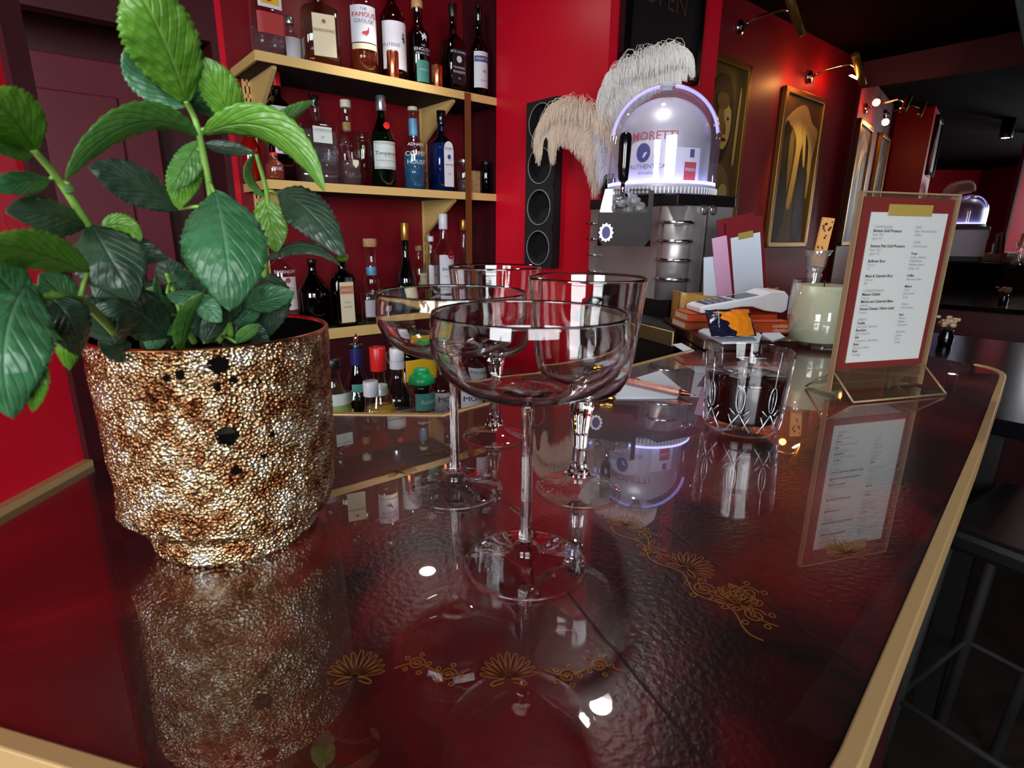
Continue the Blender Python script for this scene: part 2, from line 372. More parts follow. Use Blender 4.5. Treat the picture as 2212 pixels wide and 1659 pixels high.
# door leaf in the recess
mb = MB().box((-1.14, .52, ZF + .01), (-.58, .56, .70)).box((-1.04, .51, -.95), (-.68, .52, -.2)).box((-1.04, .51, -.1), (-.68, .52, .6))
struct(mb.build('door_1', 'maroon_paint', None, (S0.x, S0.y, CT), (0, 0, YAW), bevel=.004))
# wall that comes out towards the bar, with its lip beside the shelves, then the pillar face
wallbox('wall_side', .41, .46, -.30 + .3, .523, ZF, ZC, 'red_paint')
wallbox('wall_side_return', .44, .46, -.30, .0, ZF, ZC, 'dark_red_paint')
wallbox('wall_pillar', .46, .97, .26, .523, ZF, ZC, 'red_paint')
wallbox('wall_picture', .97, MIRT + .05, .23, .28, ZF, ZC, 'plum_paint')
wallbox('wall_mirror', MIRT, MIRT + .06, .28, 4.2, ZF, ZC, 'dark_red_paint')
# near left wall end that meets the bar
mb = MB().box((-.43, .25, 0), (-.39, .47, CT + ZC)); struct(mb.build('wall_left', 'red_paint'))
mb = MB().box((-.432, .47, 0), (-.385, .492, CT + ZC)); struct(mb.build('trim_3', 'dark_red_paint'))
mb = MB().box((-.39, .25, CT), (-.382, .47, CT + .006)); struct(mb.build('trim_4', 'brass_trim'))
# front wall behind the viewer with two windows
def wall_y(name, y, xs, z0, z1, mat, holes):
    x0, x1 = xs; mb = MB(); cur = x0
    for (a, b, c, d) in holes:
        mb.box((cur, y - .1, z0), (a, y, z1)); mb.box((a, y - .1, z0), (b, y, c)); mb.box((a, y - .1, d), (b, y, z1)); cur = b
    mb.box((cur, y - .1, z0), (x1, y, z1)); return struct(mb.build(name, mat))
wall_y('wall_front', -1.5, (-3.5, 4.6), 0, CT + ZC, 'maroon_paint', [(-1.65, -.65, 1.1, 2.22), (-.15, 1.05, 1.2, 2.22)])
for i, (a, b, z0_) in enumerate(((-1.65, -.65, 1.1), (-.15, 1.05, 1.2))):
    mb = MB().box((a, -1.6, z0_), (a + .04, -1.5, 2.22)).box((b - .04, -1.6, z0_), (b, -1.5, 2.22)).box((a, -1.6, z0_), (b, -1.5, z0_ + .04)).box((a, -1.6, 2.18), (b, -1.5, 2.22)).box(((a + b) / 2 - .015, -1.56, z0_), ((a + b) / 2 + .015, -1.52, 2.22))
    w = struct(mb.build('window_%d' % (i + 1), 'window_frame'))
wallx = MB().box((-3.5, -1.5, 0), (-3.45, 3, CT + ZC)); struct(wallx.build('wall_far_left', 'red_paint'))
wallx = MB().box((4.5, -1.5, 0), (4.55, 3, CT + ZC)); struct(wallx.build('wall_right', 'dark_red_paint'))

# ------------------------------------------------------------ bar counter
def rnd(p, q, r, n=6):
    p, q, r = Vector(p), Vector(q), Vector(r); return [tuple(((1 - t) ** 2) * p + 2 * t * (1 - t) * q + t * t * r) for t in [i / n for i in range(n + 1)]]
OUT = [(-.385, .236)] + rnd((-.02, .142), (.074, .118), (.14, .187), 10) + [(.486, .549)] + rnd((.76, .842), (.808, .893), (.79, .93), 5) + \
      [(.64, 1.312), (.358, 1.312), (.356, 1.03), (.342, 1.022), (-.079, .621), (-.207, .621), (-.385, .621)]
bar = thing('bar_counter', 'dark red leather bar top under clear lacquer with tan brass edging', 'bar counter', (0, 0, CT))
top = MB().prism(OUT, -.03, 0).build('counter_top', 'lacquered_leather', bar)
def offs(pts, d):
    r = []; n = len(pts)
    for i in range(n):
        a, b, c = Vector(pts[i - 1]), Vector(pts[i]), Vector(pts[(i + 1) % n])
        t1 = (b - a).normalized(); t2 = (c - b).normalized(); n1 = Vector((t1.y, -t1.x)); n2 = Vector((t2.y, -t2.x)); k = (n1 + n2)
        r.append(tuple(b + k / max(k.length_squared, .3) * 2 * d))
    return r
OO = offs(OUT, .009); IO = offs(OUT, .0006); iL = 0; n_ = len(OUT)
def trim(i0, i1, name, zt=.0015):
    mb = MB(); idx = list(range(i0, i1 + 1)); R = []
    for i in idx:
        a, b = Vector(IO[i]), Vector(OO[i]); R.append([(*a, -.032), (*b, -.032), (*b, zt), (*a, zt)])
    mb.rings(R, sm=False); return mb.build(name, 'brass_trim', bar, bevel=.001)
trim(0, n_ - 8, 'brass_edge'); trim(n_ - 4, n_ - 1, 'brass_edge')
mb = MB().prism(offs(OUT, -.03), -CT, -.03); mb.build('counter_body', 'dark_red_paint', bar)
# clear lacquer groove lines: an inner border a few cm in, seams between the hides
lines = MB()
lines.ribbon([(.0345, .292), (.083, .178)], .0012, .0003)
lines.ribbon([(.115, .372), (.176, .232)], .0009, .0003)
lines.build('seam', 'seam_black', bar)
def fan(mb, o, ang, s, k=11):
    c, sn = math.cos(ang), math.sin(ang)
    T = lambda x, y: (o[0] + (x * c - y * sn) * s, o[1] + (x * sn + y * c) * s)
    for i in range(k):
        a = math.radians(-75 + 150 * i / (k - 1)) + math.pi / 2; L_ = 1.0 - .25 * abs(i - (k - 1) / 2) / (k / 2)
        pts = []
        for j in range(17):
            u = j / 16 * 2 * math.pi; rr = L_ * (.5 - .5 * math.cos(u)); w = .095 * math.sin(u) * (.3 + .7 * rr)
            pts.append(T(math.cos(a) * (rr + .08) - math.sin(a) * w, math.sin(a) * (rr + .08) + math.cos(a) * w))
        mb.ribbon(pts, .00045, .0004)
    for sx in (-1, 1):
        pts = [T(sx * (.1 + .5 * math.sin(u) * (1 - u / 8)), -.12 - .0 + .12 * math.cos(u * 1.6)) for u in [q * .25 for q in range(13)]]
        mb.ribbon(pts, .0006, .0004)
def scroll(mb, a, b, s, fl=1):
    a, b = Vector(a), Vector(b); d = b - a; q = Vector((-d.y, d.x)).normalized() * fl
    mb.ribbon([tuple(a + d * u + q * s * .5 * math.sin(u * math.pi * 2)) for u in [i / 20 for i in range(21)]], .0007, .0004)
    for u0, f in ((.28, 1), (.72, -1)):
        c = a + d * u0 + q * s * .5 * f
        mb.ribbon([tuple(c + Vector((math.cos(w), math.sin(w))) * s * (.62 - w * .045)) for w in [i * .5 for i in range(24)]], .0007, .0004)
        for k in range(5):
            w = k * 1.26; e = c + Vector((math.cos(w), math.sin(w))) * s * .9
            mb.ribbon([tuple(e + Vector((math.cos(x), math.sin(x))) * s * .16) for x in [i * .8 for i in range(9)]], .0006, .0004)
orn = MB(); fan(orn, (.23, .337), -.2, .02); orn.build('gold_ornament', 'ornament_gold', bar); orn = MB(); A = Vector((.083, .376)); B = Vector((.146, .256)); dd = (B - A).normalized(); an = math.atan2(dd.y, dd.x)
fan(orn, tuple(A + dd * .005), an + .5, .016); scroll(orn, A + dd * .012, A + dd * .05, .010); fan(orn, tuple(A + dd * .066), an + .2, .02)
scroll(orn, A + dd * .078, A + dd * .112, .011, -1); scroll(orn, A + dd * .088 + Vector((.012, .004)), A + dd * .13 + Vector((.006, .002)), .011); fan(orn, tuple(A + dd * .108), an + .9, .018)
orn.ribbon([tuple(A + dd * s_ + Vector((-dd.y, dd.x)) * (-.009 - .004 * math.sin(s_ * 160))) for s_ in [i * .003 for i in range(46)]], .0008, .0004)
orn.build('gold_ornament', 'ornament_gold', bar); orn = MB()
for i, x in enumerate((-.075, .0)):
    fan(orn, (x, .223), .05, .017); scroll(orn, (x + .018, .229), (x + .056, .229), .007, 1 - 2 * i)
orn.build('gold_ornament', 'ornament_gold', bar); orn = MB()
fan(orn, (-.10, .46), .3, .02); scroll(orn, (-.09, .50), (-.02, .52), .010)
orn.build('gold_ornament', 'ornament_gold', bar)

# ------------------------------------------------------------ glassware
def coupe(loc, label, rz=0):
    g = thing('coupe_glass', label, 'cocktail glass', loc, rz, 'stemmed glasses on the bar')
    outer = [(.0120, .1135), (.022, .1150), (.035, .1185), (.046, .1245), (.0535, .1325), (.0572, .1415), (.0582, .149), (.0580, .157), (.0573, .1640), (.0571, .1652), (.0567, .1658)]
    inner = [(.0562, .1652), (.0562, .1640), (.0568, .157), (.0570, .149), (.0560, .142), (.0524, .1336), (.045, .1260), (.034, .1202), (.021, .1170), (.010, .1160), (.0005, .1158)]
    MB().lathe([(.0005, .1105), (.0060, .1112)] + outer + inner, 72, cap0=True, cap1=True).build('bowl', 'crystal', g)
    st = [(.0058, .1110), (.0050, .107), (.0043, .098), (.0040, .08), (.0040, .055), (.0043, .030), (.0052, .019), (.0062, .0145)]
    MB().lathe(st, 6, sm=True).build('stem', 'crystal', g, sub=1)
    ft = [(.0005, .0146), (.0075, .0142), (.0088, .0120), (.0082, .0098), (.011, .0078), (.017, .0060), (.026, .0042), (.036, .0026), (.0395, .0018), (.040, .0012), (.0395, .0004), (.036, 0.0002), (.0005, .0002)]
    MB().lathe(ft, 72).build('foot', 'thin_crystal', g); return g
def goblet(loc, label, rz=0, fr=.036):
    g = thing('wine_goblet', label, 'wine glass', loc, rz, 'stemmed glasses on the bar')
    outer = [(.0005, .0795), (.010, .0800), (.022, .0835), (.031, .0905), (.0365, .101), (.0390, .115), (.0412, .135), (.0435, .157), (.0453, .1755), (.0455, .1770), (.0450, .1778)]
    inner = [(.0445, .1770), (.0442, .1755), (.0423, .157), (.0400, .135), (.0378, .115), (.0353, .102), (.030, .0925), (.021, .0858), (.010, .0828), (.0005, .0822)]
    MB().lathe(outer + inner, 72).build('bowl', 'crystal', g)
    st = [(.0075, .0798), (.0092, .0765), (.0098, .0740), (.0080, .0660), (.0058, .050), (.0052, .036), (.0060, .024), (.0078, .017), (.0095, .014)]
    MB().lathe(st, 16, sm=False, fac=lambda a, z: 1 + .10 * (1 if int(round(a / (math.pi / 8))) % 2 else -1)).build('stem', 'crystal', g)
    ft = [(.0005, .0142), (.0100, .0138), (.0112, .0118), (.0108, .0098), (.014, .0080), (.020, .0056), (.028, .0034), (fr - .001, .0018), (fr, .0012), (fr - .0005, .0004), (fr - .003, .0002), (.0005, .0002)]
    MB().lathe(ft, 72).build('foot', 'thin_crystal', g); return g
coupe((.010, .321, CT + .0005), 'clear empty coupe glass standing nearest the viewer in the middle')
coupe((-.047, .431, CT + .0005), 'clear empty coupe glass on the left, beside the golden planter')
goblet((.057, .432, CT + .0005), 'clear goblet with faceted stem on the right of the glass group')
goblet((-.018, .556, CT + .0005), 'clear goblet rearmost of the four stemmed glasses, near the bottle well', 0, .034)

# tumbler with cola
g = thing('rocks_glass', 'cut crystal tumbler half full of dark cola on the bar', 'tumbler', (.258, .592, CT + .0005), .2)
prof_o = [(.0005, .0), (.030, .0002), (.0375, .001), (.0395, .004), (.0405, .020), (.0425, .055), (.0444, .0890), (.0445, .0903), (.0438, .0910)]
prof_i = [(.0428, .0903), (.0424, .0890), (.0405, .055), (.0380, .020), (.036, .0135), (.031, .0115), (.0005, .0112)]
def facet(a, z): return 1 - .012 * abs(math.sin(a * 10)) * (1 if .008 < z < .07 else 0)
MB().lathe(prof_o + prof_i, 120, fac=facet).build('glass_body', 'thin_crystal', g)
MB().lathe([(.0005, .0118), (.031, .0120), (.0358, .0145), (.0378, .022), (.0401, .055), (.0408, .062), (.0005, .062)], 64).build('cola', 'cola_drink', g)
cu = MB()
for (x, y, z, a) in ((-.012, -.008, .052, .4), (.014, .004, .050, 1.0), (-.002, .018, .054, .1)):
    cu.box((-.011, -.011, -.011), (.011, .011, .011), 0, Matrix.Translation((x, y, z)) @ Matrix.Rotation(a, 4, 'Z') @ Matrix.Rotation(a * .6, 4, 'X'))
cu.build('ice_cube', 'ice', g, bevel=.002)
cut = MB()
for k in range(8):
    a0 = k * math.pi / 4 + .1
    def P(da, z): a = a0 + da; r = .0400 + z * .05 + .0003; return (r * math.cos(a), r * math.sin(a), z)
    cut.tube([P(.10 * math.sin(u) , .044 + .014 * math.cos(u)) for u in [i * math.pi / 9 for i in range(19)]], .00045, 5)
    cut.tube([P(0, .033), P(0, .053)], .0003, 5); cut.tube([P(0, .058), P(0.01, .084)], .0006, 5)
    for s_ in (-1, 1):
        cut.tube([P(0, .028), P(s_ * .14, .018), P(s_ * .3, .008)], .0006, 5); cut.tube([P(s_ * .10, .027), P(s_ * .24, .033)], .0006, 5); cut.tube([P(s_ * .12, .012), P(s_ * .26, .026)], .0005, 5)
cut.build('cut_pattern', 'cut_glass', g)

# ------------------------------------------------------------ planter with mint
PC = Vector((-.197, .363, CT))
pot = thing('mint_planter', 'cratered gold mercury glass planter holding a leafy green mint plant', 'potted plant', PC)
mb = MB(); R = []; SEG = 400
holes = []
def potr(a, z):
    base = [(0, .050), (.004, .0535), (.012, .0550), (.022, .0565), (.028, .0640), (.036, .0680), (.07, .0695), (.11, .0705), (.146, .0715)]
    for i in range(len(base) - 1):
        if base[i][0] <= z <= base[i + 1][0]:
            u = (z - base[i][0]) / (base[i + 1][0] - base[i][0]); r = base[i][1] + (base[i + 1][1] - base[i][1]) * u; break
    else: r = base[-1][1]
    if .02 < z < .034:                      # the stepped lump shows on the left flank only
        s_ = .5 + .5 * math.cos(a - math.radians(200)); smooth = .0565 + (.0680 - .0565) * min(1, max(0, (z - .004) / .03)) ** .6
        r = r * s_ + smooth * (1 - s_)
    p = Vector((math.cos(a) * 22, math.sin(a) * 22, z * 330)); k = min(1, (.146 - z) / .012)
    r += k * (.0006 * noise.noise(p) + .0006 * noise.noise(p * 2.7) + .0006 * noise.noise(p * .35))
    dz = z - .026; da = math.degrees(abs((a - math.radians(205) + math.pi) % (2 * math.pi) - math.pi)); r += .0075 * math.exp(-(dz / .009) ** 2 - (da / 26) ** 2)
    return r
ha = math.atan2(*(lambda q: (q.y - PC.y, q.x - PC.x))(dep(487, 915, .355))); HOLE = (ha, .094, .0062)
nz = 230; zs = [.146 * i / nz for i in range(nz + 1)]
for z in zs:
    ring = []
    for j in range(SEG):
        a = 2 * math.pi * j / SEG; r = potr(a, z); da = (a - HOLE[0] + math.pi) % (2 * math.pi) - math.pi
        dst = math.hypot(da * .07, z - HOLE[1]) + .0008 * noise.noise(Vector((a * 60, z * 700, 3)))
        if dst < HOLE[2]: r -= .004 * min(1, (HOLE[2] - dst) / .0012)
        ring.append((r * math.cos(a), r * math.sin(a), z))
    R.append(ring)
mb.rings(R, cap1=False)
# paint hole faces dark
for fi, f in enumerate(mb.f[:-1]):
    v = mb.v[f[0]]; a = math.atan2(v.y, v.x); da = (a - HOLE[0] + math.pi) % (2 * math.pi) - math.pi
    d_ = math.hypot(da * .07, v.z - HOLE[1]) + .0008 * noise.noise(Vector((a * 60, v.z * 700, 3)))
    if d_ < HOLE[2] - .0004: mb.mi[fi] = 1
    for (dx, dz_, rr) in ((-.019, .0385, .0028), (-.026, .037, .002), (.0, .043, .005), (.006, .033, .0022), (-.002, .030, .0022), (.020, .030, .0016), (.024, -.004, .0022), (.018, -.016, .0018), (.002, -.022, .003)):
        if math.hypot(da * .07 - dx, v.z - HOLE[1] - dz_) + .0012 * noise.noise(Vector((a * 90, v.z * 900, 8))) < rr: mb.mi[fi] = 1
inner = [[(r_ * math.cos(2 * math.pi * j / SEG), r_ * math.sin(2 * math.pi * j / SEG), z) for j in range(SEG)] for r_, z in ((.0715, .146), (.0712, .1468), (.0700, .1472), (.0690, .1468), (.0685, .145), (.067, .10))]
mb.rings(inner, 2, cap0=False, cap1=False)
for i, f in enumerate(mb.f):
    if mb.mi[i] == 2 and mb.v[f[0]].z < .1466 and math.hypot(mb.v[f[0]].x, mb.v[f[0]].y) < .0695: mb.mi[i] = 3
mb.build('planter', ['mercury_gold', 'inner_dark', 'copper', 'inner_dark'], pot)
MB().lathe([(.0005, .098), (.03, .102), (.0668, .10), (.0668, .095), (.0005, .095)], 48).build('soil', 'soil', pot)

def leaf(mb, base, tip, mid, wid, roll=0, cup=.25, fold=0., nu=45, nv=12, seed=0):
    base, tip = Vector(base), Vector(tip); mid = Vector(mid) if mid is not None else (base + tip) / 2
    ctrl = mid * 2 - (base + tip) / 2; eye = Vector((0, 0, EYE)); vs = []; uv = []; rnd_ = random.Random(seed)
    for i in range(nu + 1):
        u = i / nu; p = base * (1 - u) ** 2 + ctrl * 2 * u * (1 - u) + tip * u * u
        t = ((ctrl - base) * (1 - u) + (tip - ctrl) * u).normalized(); f = (eye - p).normalized(); sd = t.cross(f).normalized()
        sd = Matrix.Rotation(roll, 3, t) @ sd; nn = sd.cross(t).normalized()
        w = max(.02, math.sin(math.pi * min(1, u) ** .84)) ** .72 if u < 1 else 0
        w = w * wid / 2
        for j in range(nv + 1):
            v = j / nv * 2 - 1; e = abs(v)
            ser = 1 + (.07 * (1 - 2 * ((u * 15) % 1)) if e > .99 else 0)
            x = v * w * ser; dpt = -cup * w * (e ** 1.6) * (1 if cup > 0 else 1) + fold * w * e
            wave = .016 * wid * math.sin(u * 34 - e * 5) * e * (1 - u * .4) + .02 * wid * math.sin(u * 9 + seed) * v
            vs.append(p + sd * x + nn * (dpt + wave)); uv.append((u, j / nv))
    fs = [(i * (nv + 1) + j, i * (nv + 1) + j + 1, (i + 1) * (nv + 1) + j + 1, (i + 1) * (nv + 1) + j) for i in range(nu) for j in range(nv)]
    return vs, fs, uv
MIX = {'b': 0, 't': 1, 'd': 2, 'm': 3}
def stem_with(name_pts, leaves, r0=.0022):
    o = Vector((PC.x, PC.y, 0))
    path = [dep(*p) - o for p in name_pts]
    # smooth the path
    sm = []
    for i in range(len(path) - 1):
        a = path[max(i - 1, 0)]; b = path[i]; c = path[i + 1]; d = path[min(i + 2, len(path) - 1)]
        for k in range(6):
            t = k / 6; sm.append(.5 * ((2 * b) + (c - a) * t + (2 * a - 5 * b + 4 * c - d) * t * t + (3 * b - a - 3 * c + d) * t ** 3))
    sm.append(path[-1])
    st = MB().tube(sm, [r0 * (1 - .45 * i / len(sm)) for i in range(len(sm))], 8).build('stem', 'stem_green', pot)
    fo = MB()
    for i, L_ in enumerate(leaves):
        (bx, by, bd), (tx, ty, td), m_, w, roll, kind = L_[:6]; cup = L_[6] if len(L_) > 6 else .25
        b = dep(bx, by, bd); t = dep(tx, ty, td); m3 = dep(*m_) if m_ else None
        wid = w * ((bd + td) / 2) / FPX * .73
        vs, fs, uv = leaf(fo, b, t, m3, wid, roll, cup, 0, seed=i * 7 + int(bx))
        fo.add([v - o for v in vs], fs, MIX[kind], True, uv)
        n_ = (b - o)      # short petiole to nearest stem point
        q = min(sm, key=lambda s_: (s_ - n_).length)
        if .002 < (q - n_).length < .022: fo.tube([q, q.lerp(n_, .5) + Vector((0, 0, .001)), n_], [.0011, .001, .0008], 6, 4)
    fo.build('foliage', ['leaf_bright', 'leaf_teal', 'leaf_dark', 'leaf_mid', 'stem_green'], st, solid=.00025)
D_ = .37
stem_with([(500, 730, .40), (478, 600, .38), (455, 420, .36), (431, 294, .355), (418, 250, .355), (400, 217, .35)], [
    ((402, 222, .35), (275, -45, .33), (345, 70, .33), 150, .15, 'b', .2),
    ((404, 228, .355), (278, 95, .36), (320, 165, .36), 92, .5, 't', .2),
    ((512, 278, .355), (441, 124, .345), (470, 190, .345), 92, -.25, 'b', .3),
    ((408, 222, .36), (512, 278, .37), (450, 232, .365), 78, .7, 't', .3),
    ((426, 296, .355), (142, 388, .31), (290, 268, .33), 86, -.75, 'm', .3),
    ((440, 290, .355), (700, 414, .32), (590, 282, .335), 98, .55, 'b', .3),
    ((430, 305, .36), (368, 412, .35), None, 66, .3, 'm', .3),
    ((440, 312, .36), (552, 330, .36), None, 34, .2, 'd'),
    ((424, 325, .36), (384, 452, .365), (395, 390, .36), 72, .1, 'b', .15),
    ((584, 288, .35), (678, 218, .36), (620, 262, .355), 62, .9, 'm', .35),
    ((386, 452, .37), (193, 362, .35), (285, 392, .355), 92, .25, 'd', .3),
    ((462, 414, .345), (498, 672, .31), (486, 530, .312), 190, 0.05, 't', .28),
    ((458, 430, .36), (392, 560, .37), None, 70, .5, 't'),
])
stem_with([(560, 725, .43), (572, 610, .42), (574, 535, .41), (578, 430, .40), (554, 333, .395)], [
    ((600, 420, .40), (744, 556, .37), (668, 458, .38), 112, -.3, 'd', .2),
    ((572, 428, .40), (598, 545, .40), None, 84, .3, 'b', .1),
    ((570, 562, .41), (738, 576, .38), (660, 530, .39), 48, -.8, 'd', .35),
    ((728, 560, .39), (752, 552, .38), None, 26, .2, 'b'),
    ((575, 425, .40), (552, 332, .40), (540, 380, .40), 36, .9, 'm'),
    ((558, 600, .42), (560, 740, .42), (585, 650, .41), 96, .2, 'd', .3),
])
stem_with([(300, 730, .37), (262, 600, .35), (188, 482, .32), (125, 386, .31), (72, 323, .30)], [
    ((76, 325, .30), (-30, 210, .27), (30, 255, .28), 118, .2, 'b', .2),
    ((68, 330, .30), (-50, 305, .27), None, 46, .9, 'm', .3),
    ((108, 388, .31), (-25, 412, .28), (45, 392, .29), 52, .4, 't', .3),
    ((188, 487, .32), (12, 458, .29), (105, 462, .30), 84, .4, 'd', .25),
    ((195, 486, .32), (292, 652, .30), (238, 556, .30), 150, -.1, 'd', .3),
    ((150, 398, .31), (142, 418, .31), None, 22, .2, 'm'),
    ((222, 492, .35), (305, 520, .35), (268, 488, .35), 52, .2, 'b', .2),
    ((225, 520, .36), (362, 560, .36), None, 66, .3, 'd', .2),
])
stem_with([(250, 720, .35), (190, 660, .31), (140, 640, .28), (90, 640, .27)], [
    ((190, 588, .30), (-30, 532, .24), (80, 545, .26), 92, -.35, 'b', .25),
    ((60, 610, .27), (30, 905, .25), (10, 740, .24), 150, .2, 't', .25),
    ((168, 655, .29), (48, 745, .28), (90, 690, .27), 120, .1, 'm', .35),
    ((170, 668, .30), (86, 592, .29), None, 92, .4, 't', .2),
    ((162, 690, .30), (148, 800, .31), (140, 745, .30), 64, .6, 'b', .4),
    ((60, 660, .27), (-40, 560, .25), None, 120, .3, 't', .3),
    ((100, 640, .28), (170, 770, .29), (150, 690, .27), 110, -.4, 'd', .35),
    ((20, 740, .25), (70, 890, .25), (62, 800, .245), 70, .6, 'b', .3),
])
rl = random.Random(3)
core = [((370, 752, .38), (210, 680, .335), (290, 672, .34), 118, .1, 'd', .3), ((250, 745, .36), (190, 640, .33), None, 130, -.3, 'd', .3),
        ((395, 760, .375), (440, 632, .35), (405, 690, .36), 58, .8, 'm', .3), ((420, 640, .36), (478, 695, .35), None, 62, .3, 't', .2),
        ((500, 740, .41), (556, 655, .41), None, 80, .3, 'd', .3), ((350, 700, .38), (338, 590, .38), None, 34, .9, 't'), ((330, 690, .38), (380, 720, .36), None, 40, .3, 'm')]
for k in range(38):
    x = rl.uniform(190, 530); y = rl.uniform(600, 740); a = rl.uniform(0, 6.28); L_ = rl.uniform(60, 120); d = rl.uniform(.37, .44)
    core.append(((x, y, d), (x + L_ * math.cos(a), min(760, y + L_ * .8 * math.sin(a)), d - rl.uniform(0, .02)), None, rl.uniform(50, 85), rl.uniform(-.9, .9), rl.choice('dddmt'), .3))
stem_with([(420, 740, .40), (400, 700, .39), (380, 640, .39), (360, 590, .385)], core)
stem_with([(470, 740, .40), (500, 690, .40), (520, 640, .40)], [((510, 740, .38), (560, 700, .37), None, 40, .4, 'm'), ((440, 740, .38), (500, 640, .38), None, 60, .4, 'd')])

# ------------------------------------------------------------ shelves
SHX = (S0.x, S0.y, CT)
def wt(name, label, cat, t, off, z, group=None, rz=YAW): return thing(name, label, cat, W(t, off, z), rz, group)
for z, nm in ((.674, 'upper gold-edged bottle shelf on slotted brackets'), (.347, 'middle gold-edged bottle shelf on slotted brackets')):
    s = wt('wall_shelf', nm, 'shelf', 0, 0, z, 'gold edged wall shelves')
    MB().box((-.405, .004, -.022), (.405, .245, 0)).build('board', 'black_matte', s)
    MB().box((-.41, -.002, -.024), (.41, .004, .001)).box((-.412, .004, -.024), (-.405, .245, .001)).build('gold_edge', 'gold_paint', s)
    for t in (-.36, .24):
        mb = MB(); mb.add([(t, .24, -.022), (t, .03, -.022), (t, .03, -.03), (t, .24, -.15), (t + .012, .24, -.022), (t + .012, .03, -.022), (t + .012, .03, -.03), (t + .012, .24, -.15)],
                          [(0, 1, 2, 3), (7, 6, 5, 4), (0, 4, 5, 1), (1, 5, 6, 2), (2, 6, 7, 3), (3, 7, 4, 0)]); mb.build('bracket', 'gold_paint', s)
for t, lb in ((-.37, 'slotted gold shelf upright at the left end of the shelves'), (.25, 'slotted gold shelf upright near the right end of the shelves')):
    mb = MB(); z = -.08
    x0, x1 = -.014, .014
    mb.box((x0, -.004, z), (x0 + .005, .004, .66)); mb.box((x1 - .005, -.004, z), (x1, .004, .66)); mb.box((-.003, -.004, z), (.003, .004, .66))
    while z < .66: mb.box((x0 + .004, -.004, z), (x1 - .004, .004, z + .012)); z += .034
    o = mb.build('shelf_upright', 'gold_paint', None, W(t, -.244, 0), (0, 0, YAW)); tag(o, lb, 'shelf upright', 'shelf uprights')
# back bar base: gold edged top below the shelves and a wing under the steel cabinet
bb = wt('back_bar', 'dark low back bar with pale gold front edge under the shelves', 'back bar', 0, 0, -.095)
MB().box((-.62, .004, -.03), (.40, .245, 0)).build('top', 'black_matte', bb)
MB().box((-.62, -.002, -.032), (.40, .004, .001)).build('gold_edge', 'gold_paint', bb)
MB().box((-.62, .03, -CT + .095), (.40, .245, -.03)).build('cupboard', 'dark_red_paint', bb)
WZ = .011; a = hz(1262, 676, WZ); b = hz(1370, 697, WZ); c = hz(1440, 715, WZ)
e = (c - b).normalized(); c2 = c + e * .02
wing = thing('side_counter', 'dark side counter with gold edge carrying the steel cabinet', 'counter', (0, 0, CT + WZ))
def tO(t, off): p = S0 + D1 * t + N1 * off; return (p.x, p.y)
poly = [tuple(a.xy), tuple(b.xy), tuple(c2.xy), (.353, c2.y + .03), (.353, 1.315), (.66, 1.315), (.60, 1.70), tO(.45, .535), tO(.40, .535)]
poly = [(poly[0][0] - .02, poly[0][1] + .045)] + poly
MB().prism(poly, -.03, 0).build('top', 'black_matte', wing); cc_ = Vector((.5, 1.45)); MB().prism([tuple(Vector(p).lerp(cc_, .06)) for p in poly], -CT - WZ, -.03).build('base', 'black_matte', wing)
mb = MB(); pth = [poly[1], poly[2], poly[3]]; q = []
for p in pth:
    v = Vector(p); nn = Vector((-(e.y), e.x)) * -1; q.append([(v.x, v.y, -.03), (v.x + nn.x * -.004, v.y + nn.y * -.004, -.03), (v.x + nn.x * -.004, v.y + nn.y * -.004, .001), (v.x, v.y, .001)])
mb.rings(q, sm=False); mb.build('gold_edge', 'gold_paint', wing)

# ------------------------------------------------------------ bottles
def sec_ring(rx, ry, p, z, n=36):
    r = []
    for j in range(n):
        a = 2 * math.pi * j / n; c, s = math.cos(a), math.sin(a)
        r.append((rx * math.copysign(abs(c) ** (2 / p), c), ry * math.copysign(abs(s) ** (2 / p), s), z))
    return r
def bprofile(R, Ry, p, H, zb, zs, rn, base=.003):
    pr = [(.0, R * .86, Ry * .86, p), (base, R, Ry, p), (zb, R, Ry, p)]
    for i in range(1, 9):
        u = i / 8; k = .5 - .5 * math.cos(u * math.pi); k2 = u ** 1.1
        kk = k * .6 + k2 * .4
        pr.append((zb + (zs - zb) * u, R + (rn - R) * kk, Ry + (rn - Ry) * kk, p + (2 - p) * u))
    pr += [(H - .004, rn, rn, 2), (H - .002, rn * 1.15, rn * 1.15, 2), (H, rn * 1.15, rn * 1.15, 2)]; return pr
def mksurf(R, Ry, p):
    def f(x, z, e=.0006):
        rx, ry = R + e, Ry + e; q = min(.999, abs(x) / rx); return (x, -ry * (1 - q ** p) ** (1 / p), z)
    return f
def patch(mb, f, x0, x1, z0, z1, mi=0, e=.0006, nx=10, arch=0):
    vs = []
    for i in range(nx + 1):
        x = x0 + (x1 - x0) * i / nx; zt = z1 + (arch * (math.sqrt(max(0, 1 - (2 * i / nx - 1) ** 2)) - 1) if arch else 0)
        vs += [f(x, z0, e), f(x, zt, e)]
    mb.add(vs, [(2 * i, 2 * i + 2, 2 * i + 3, 2 * i + 1) for i in range(nx)], mi)
def disc(mb, f, cx, cz, rx, rz_, mi, e, n=20, pts=None):
    pts = pts or [(cx + rx * math.cos(2 * math.pi * i / n), cz + rz_ * math.sin(2 * math.pi * i / n)) for i in range(n)]
    mb.add([f(x, z, e) for x, z in pts], [tuple(range(len(pts)))], mi)
GROUPS = {'upper': 'bottles on the upper shelf', 'middle': 'bottles on the middle shelf', 'back': 'bottles on the back bar', 'well': 'bottles in the well behind the bar'}
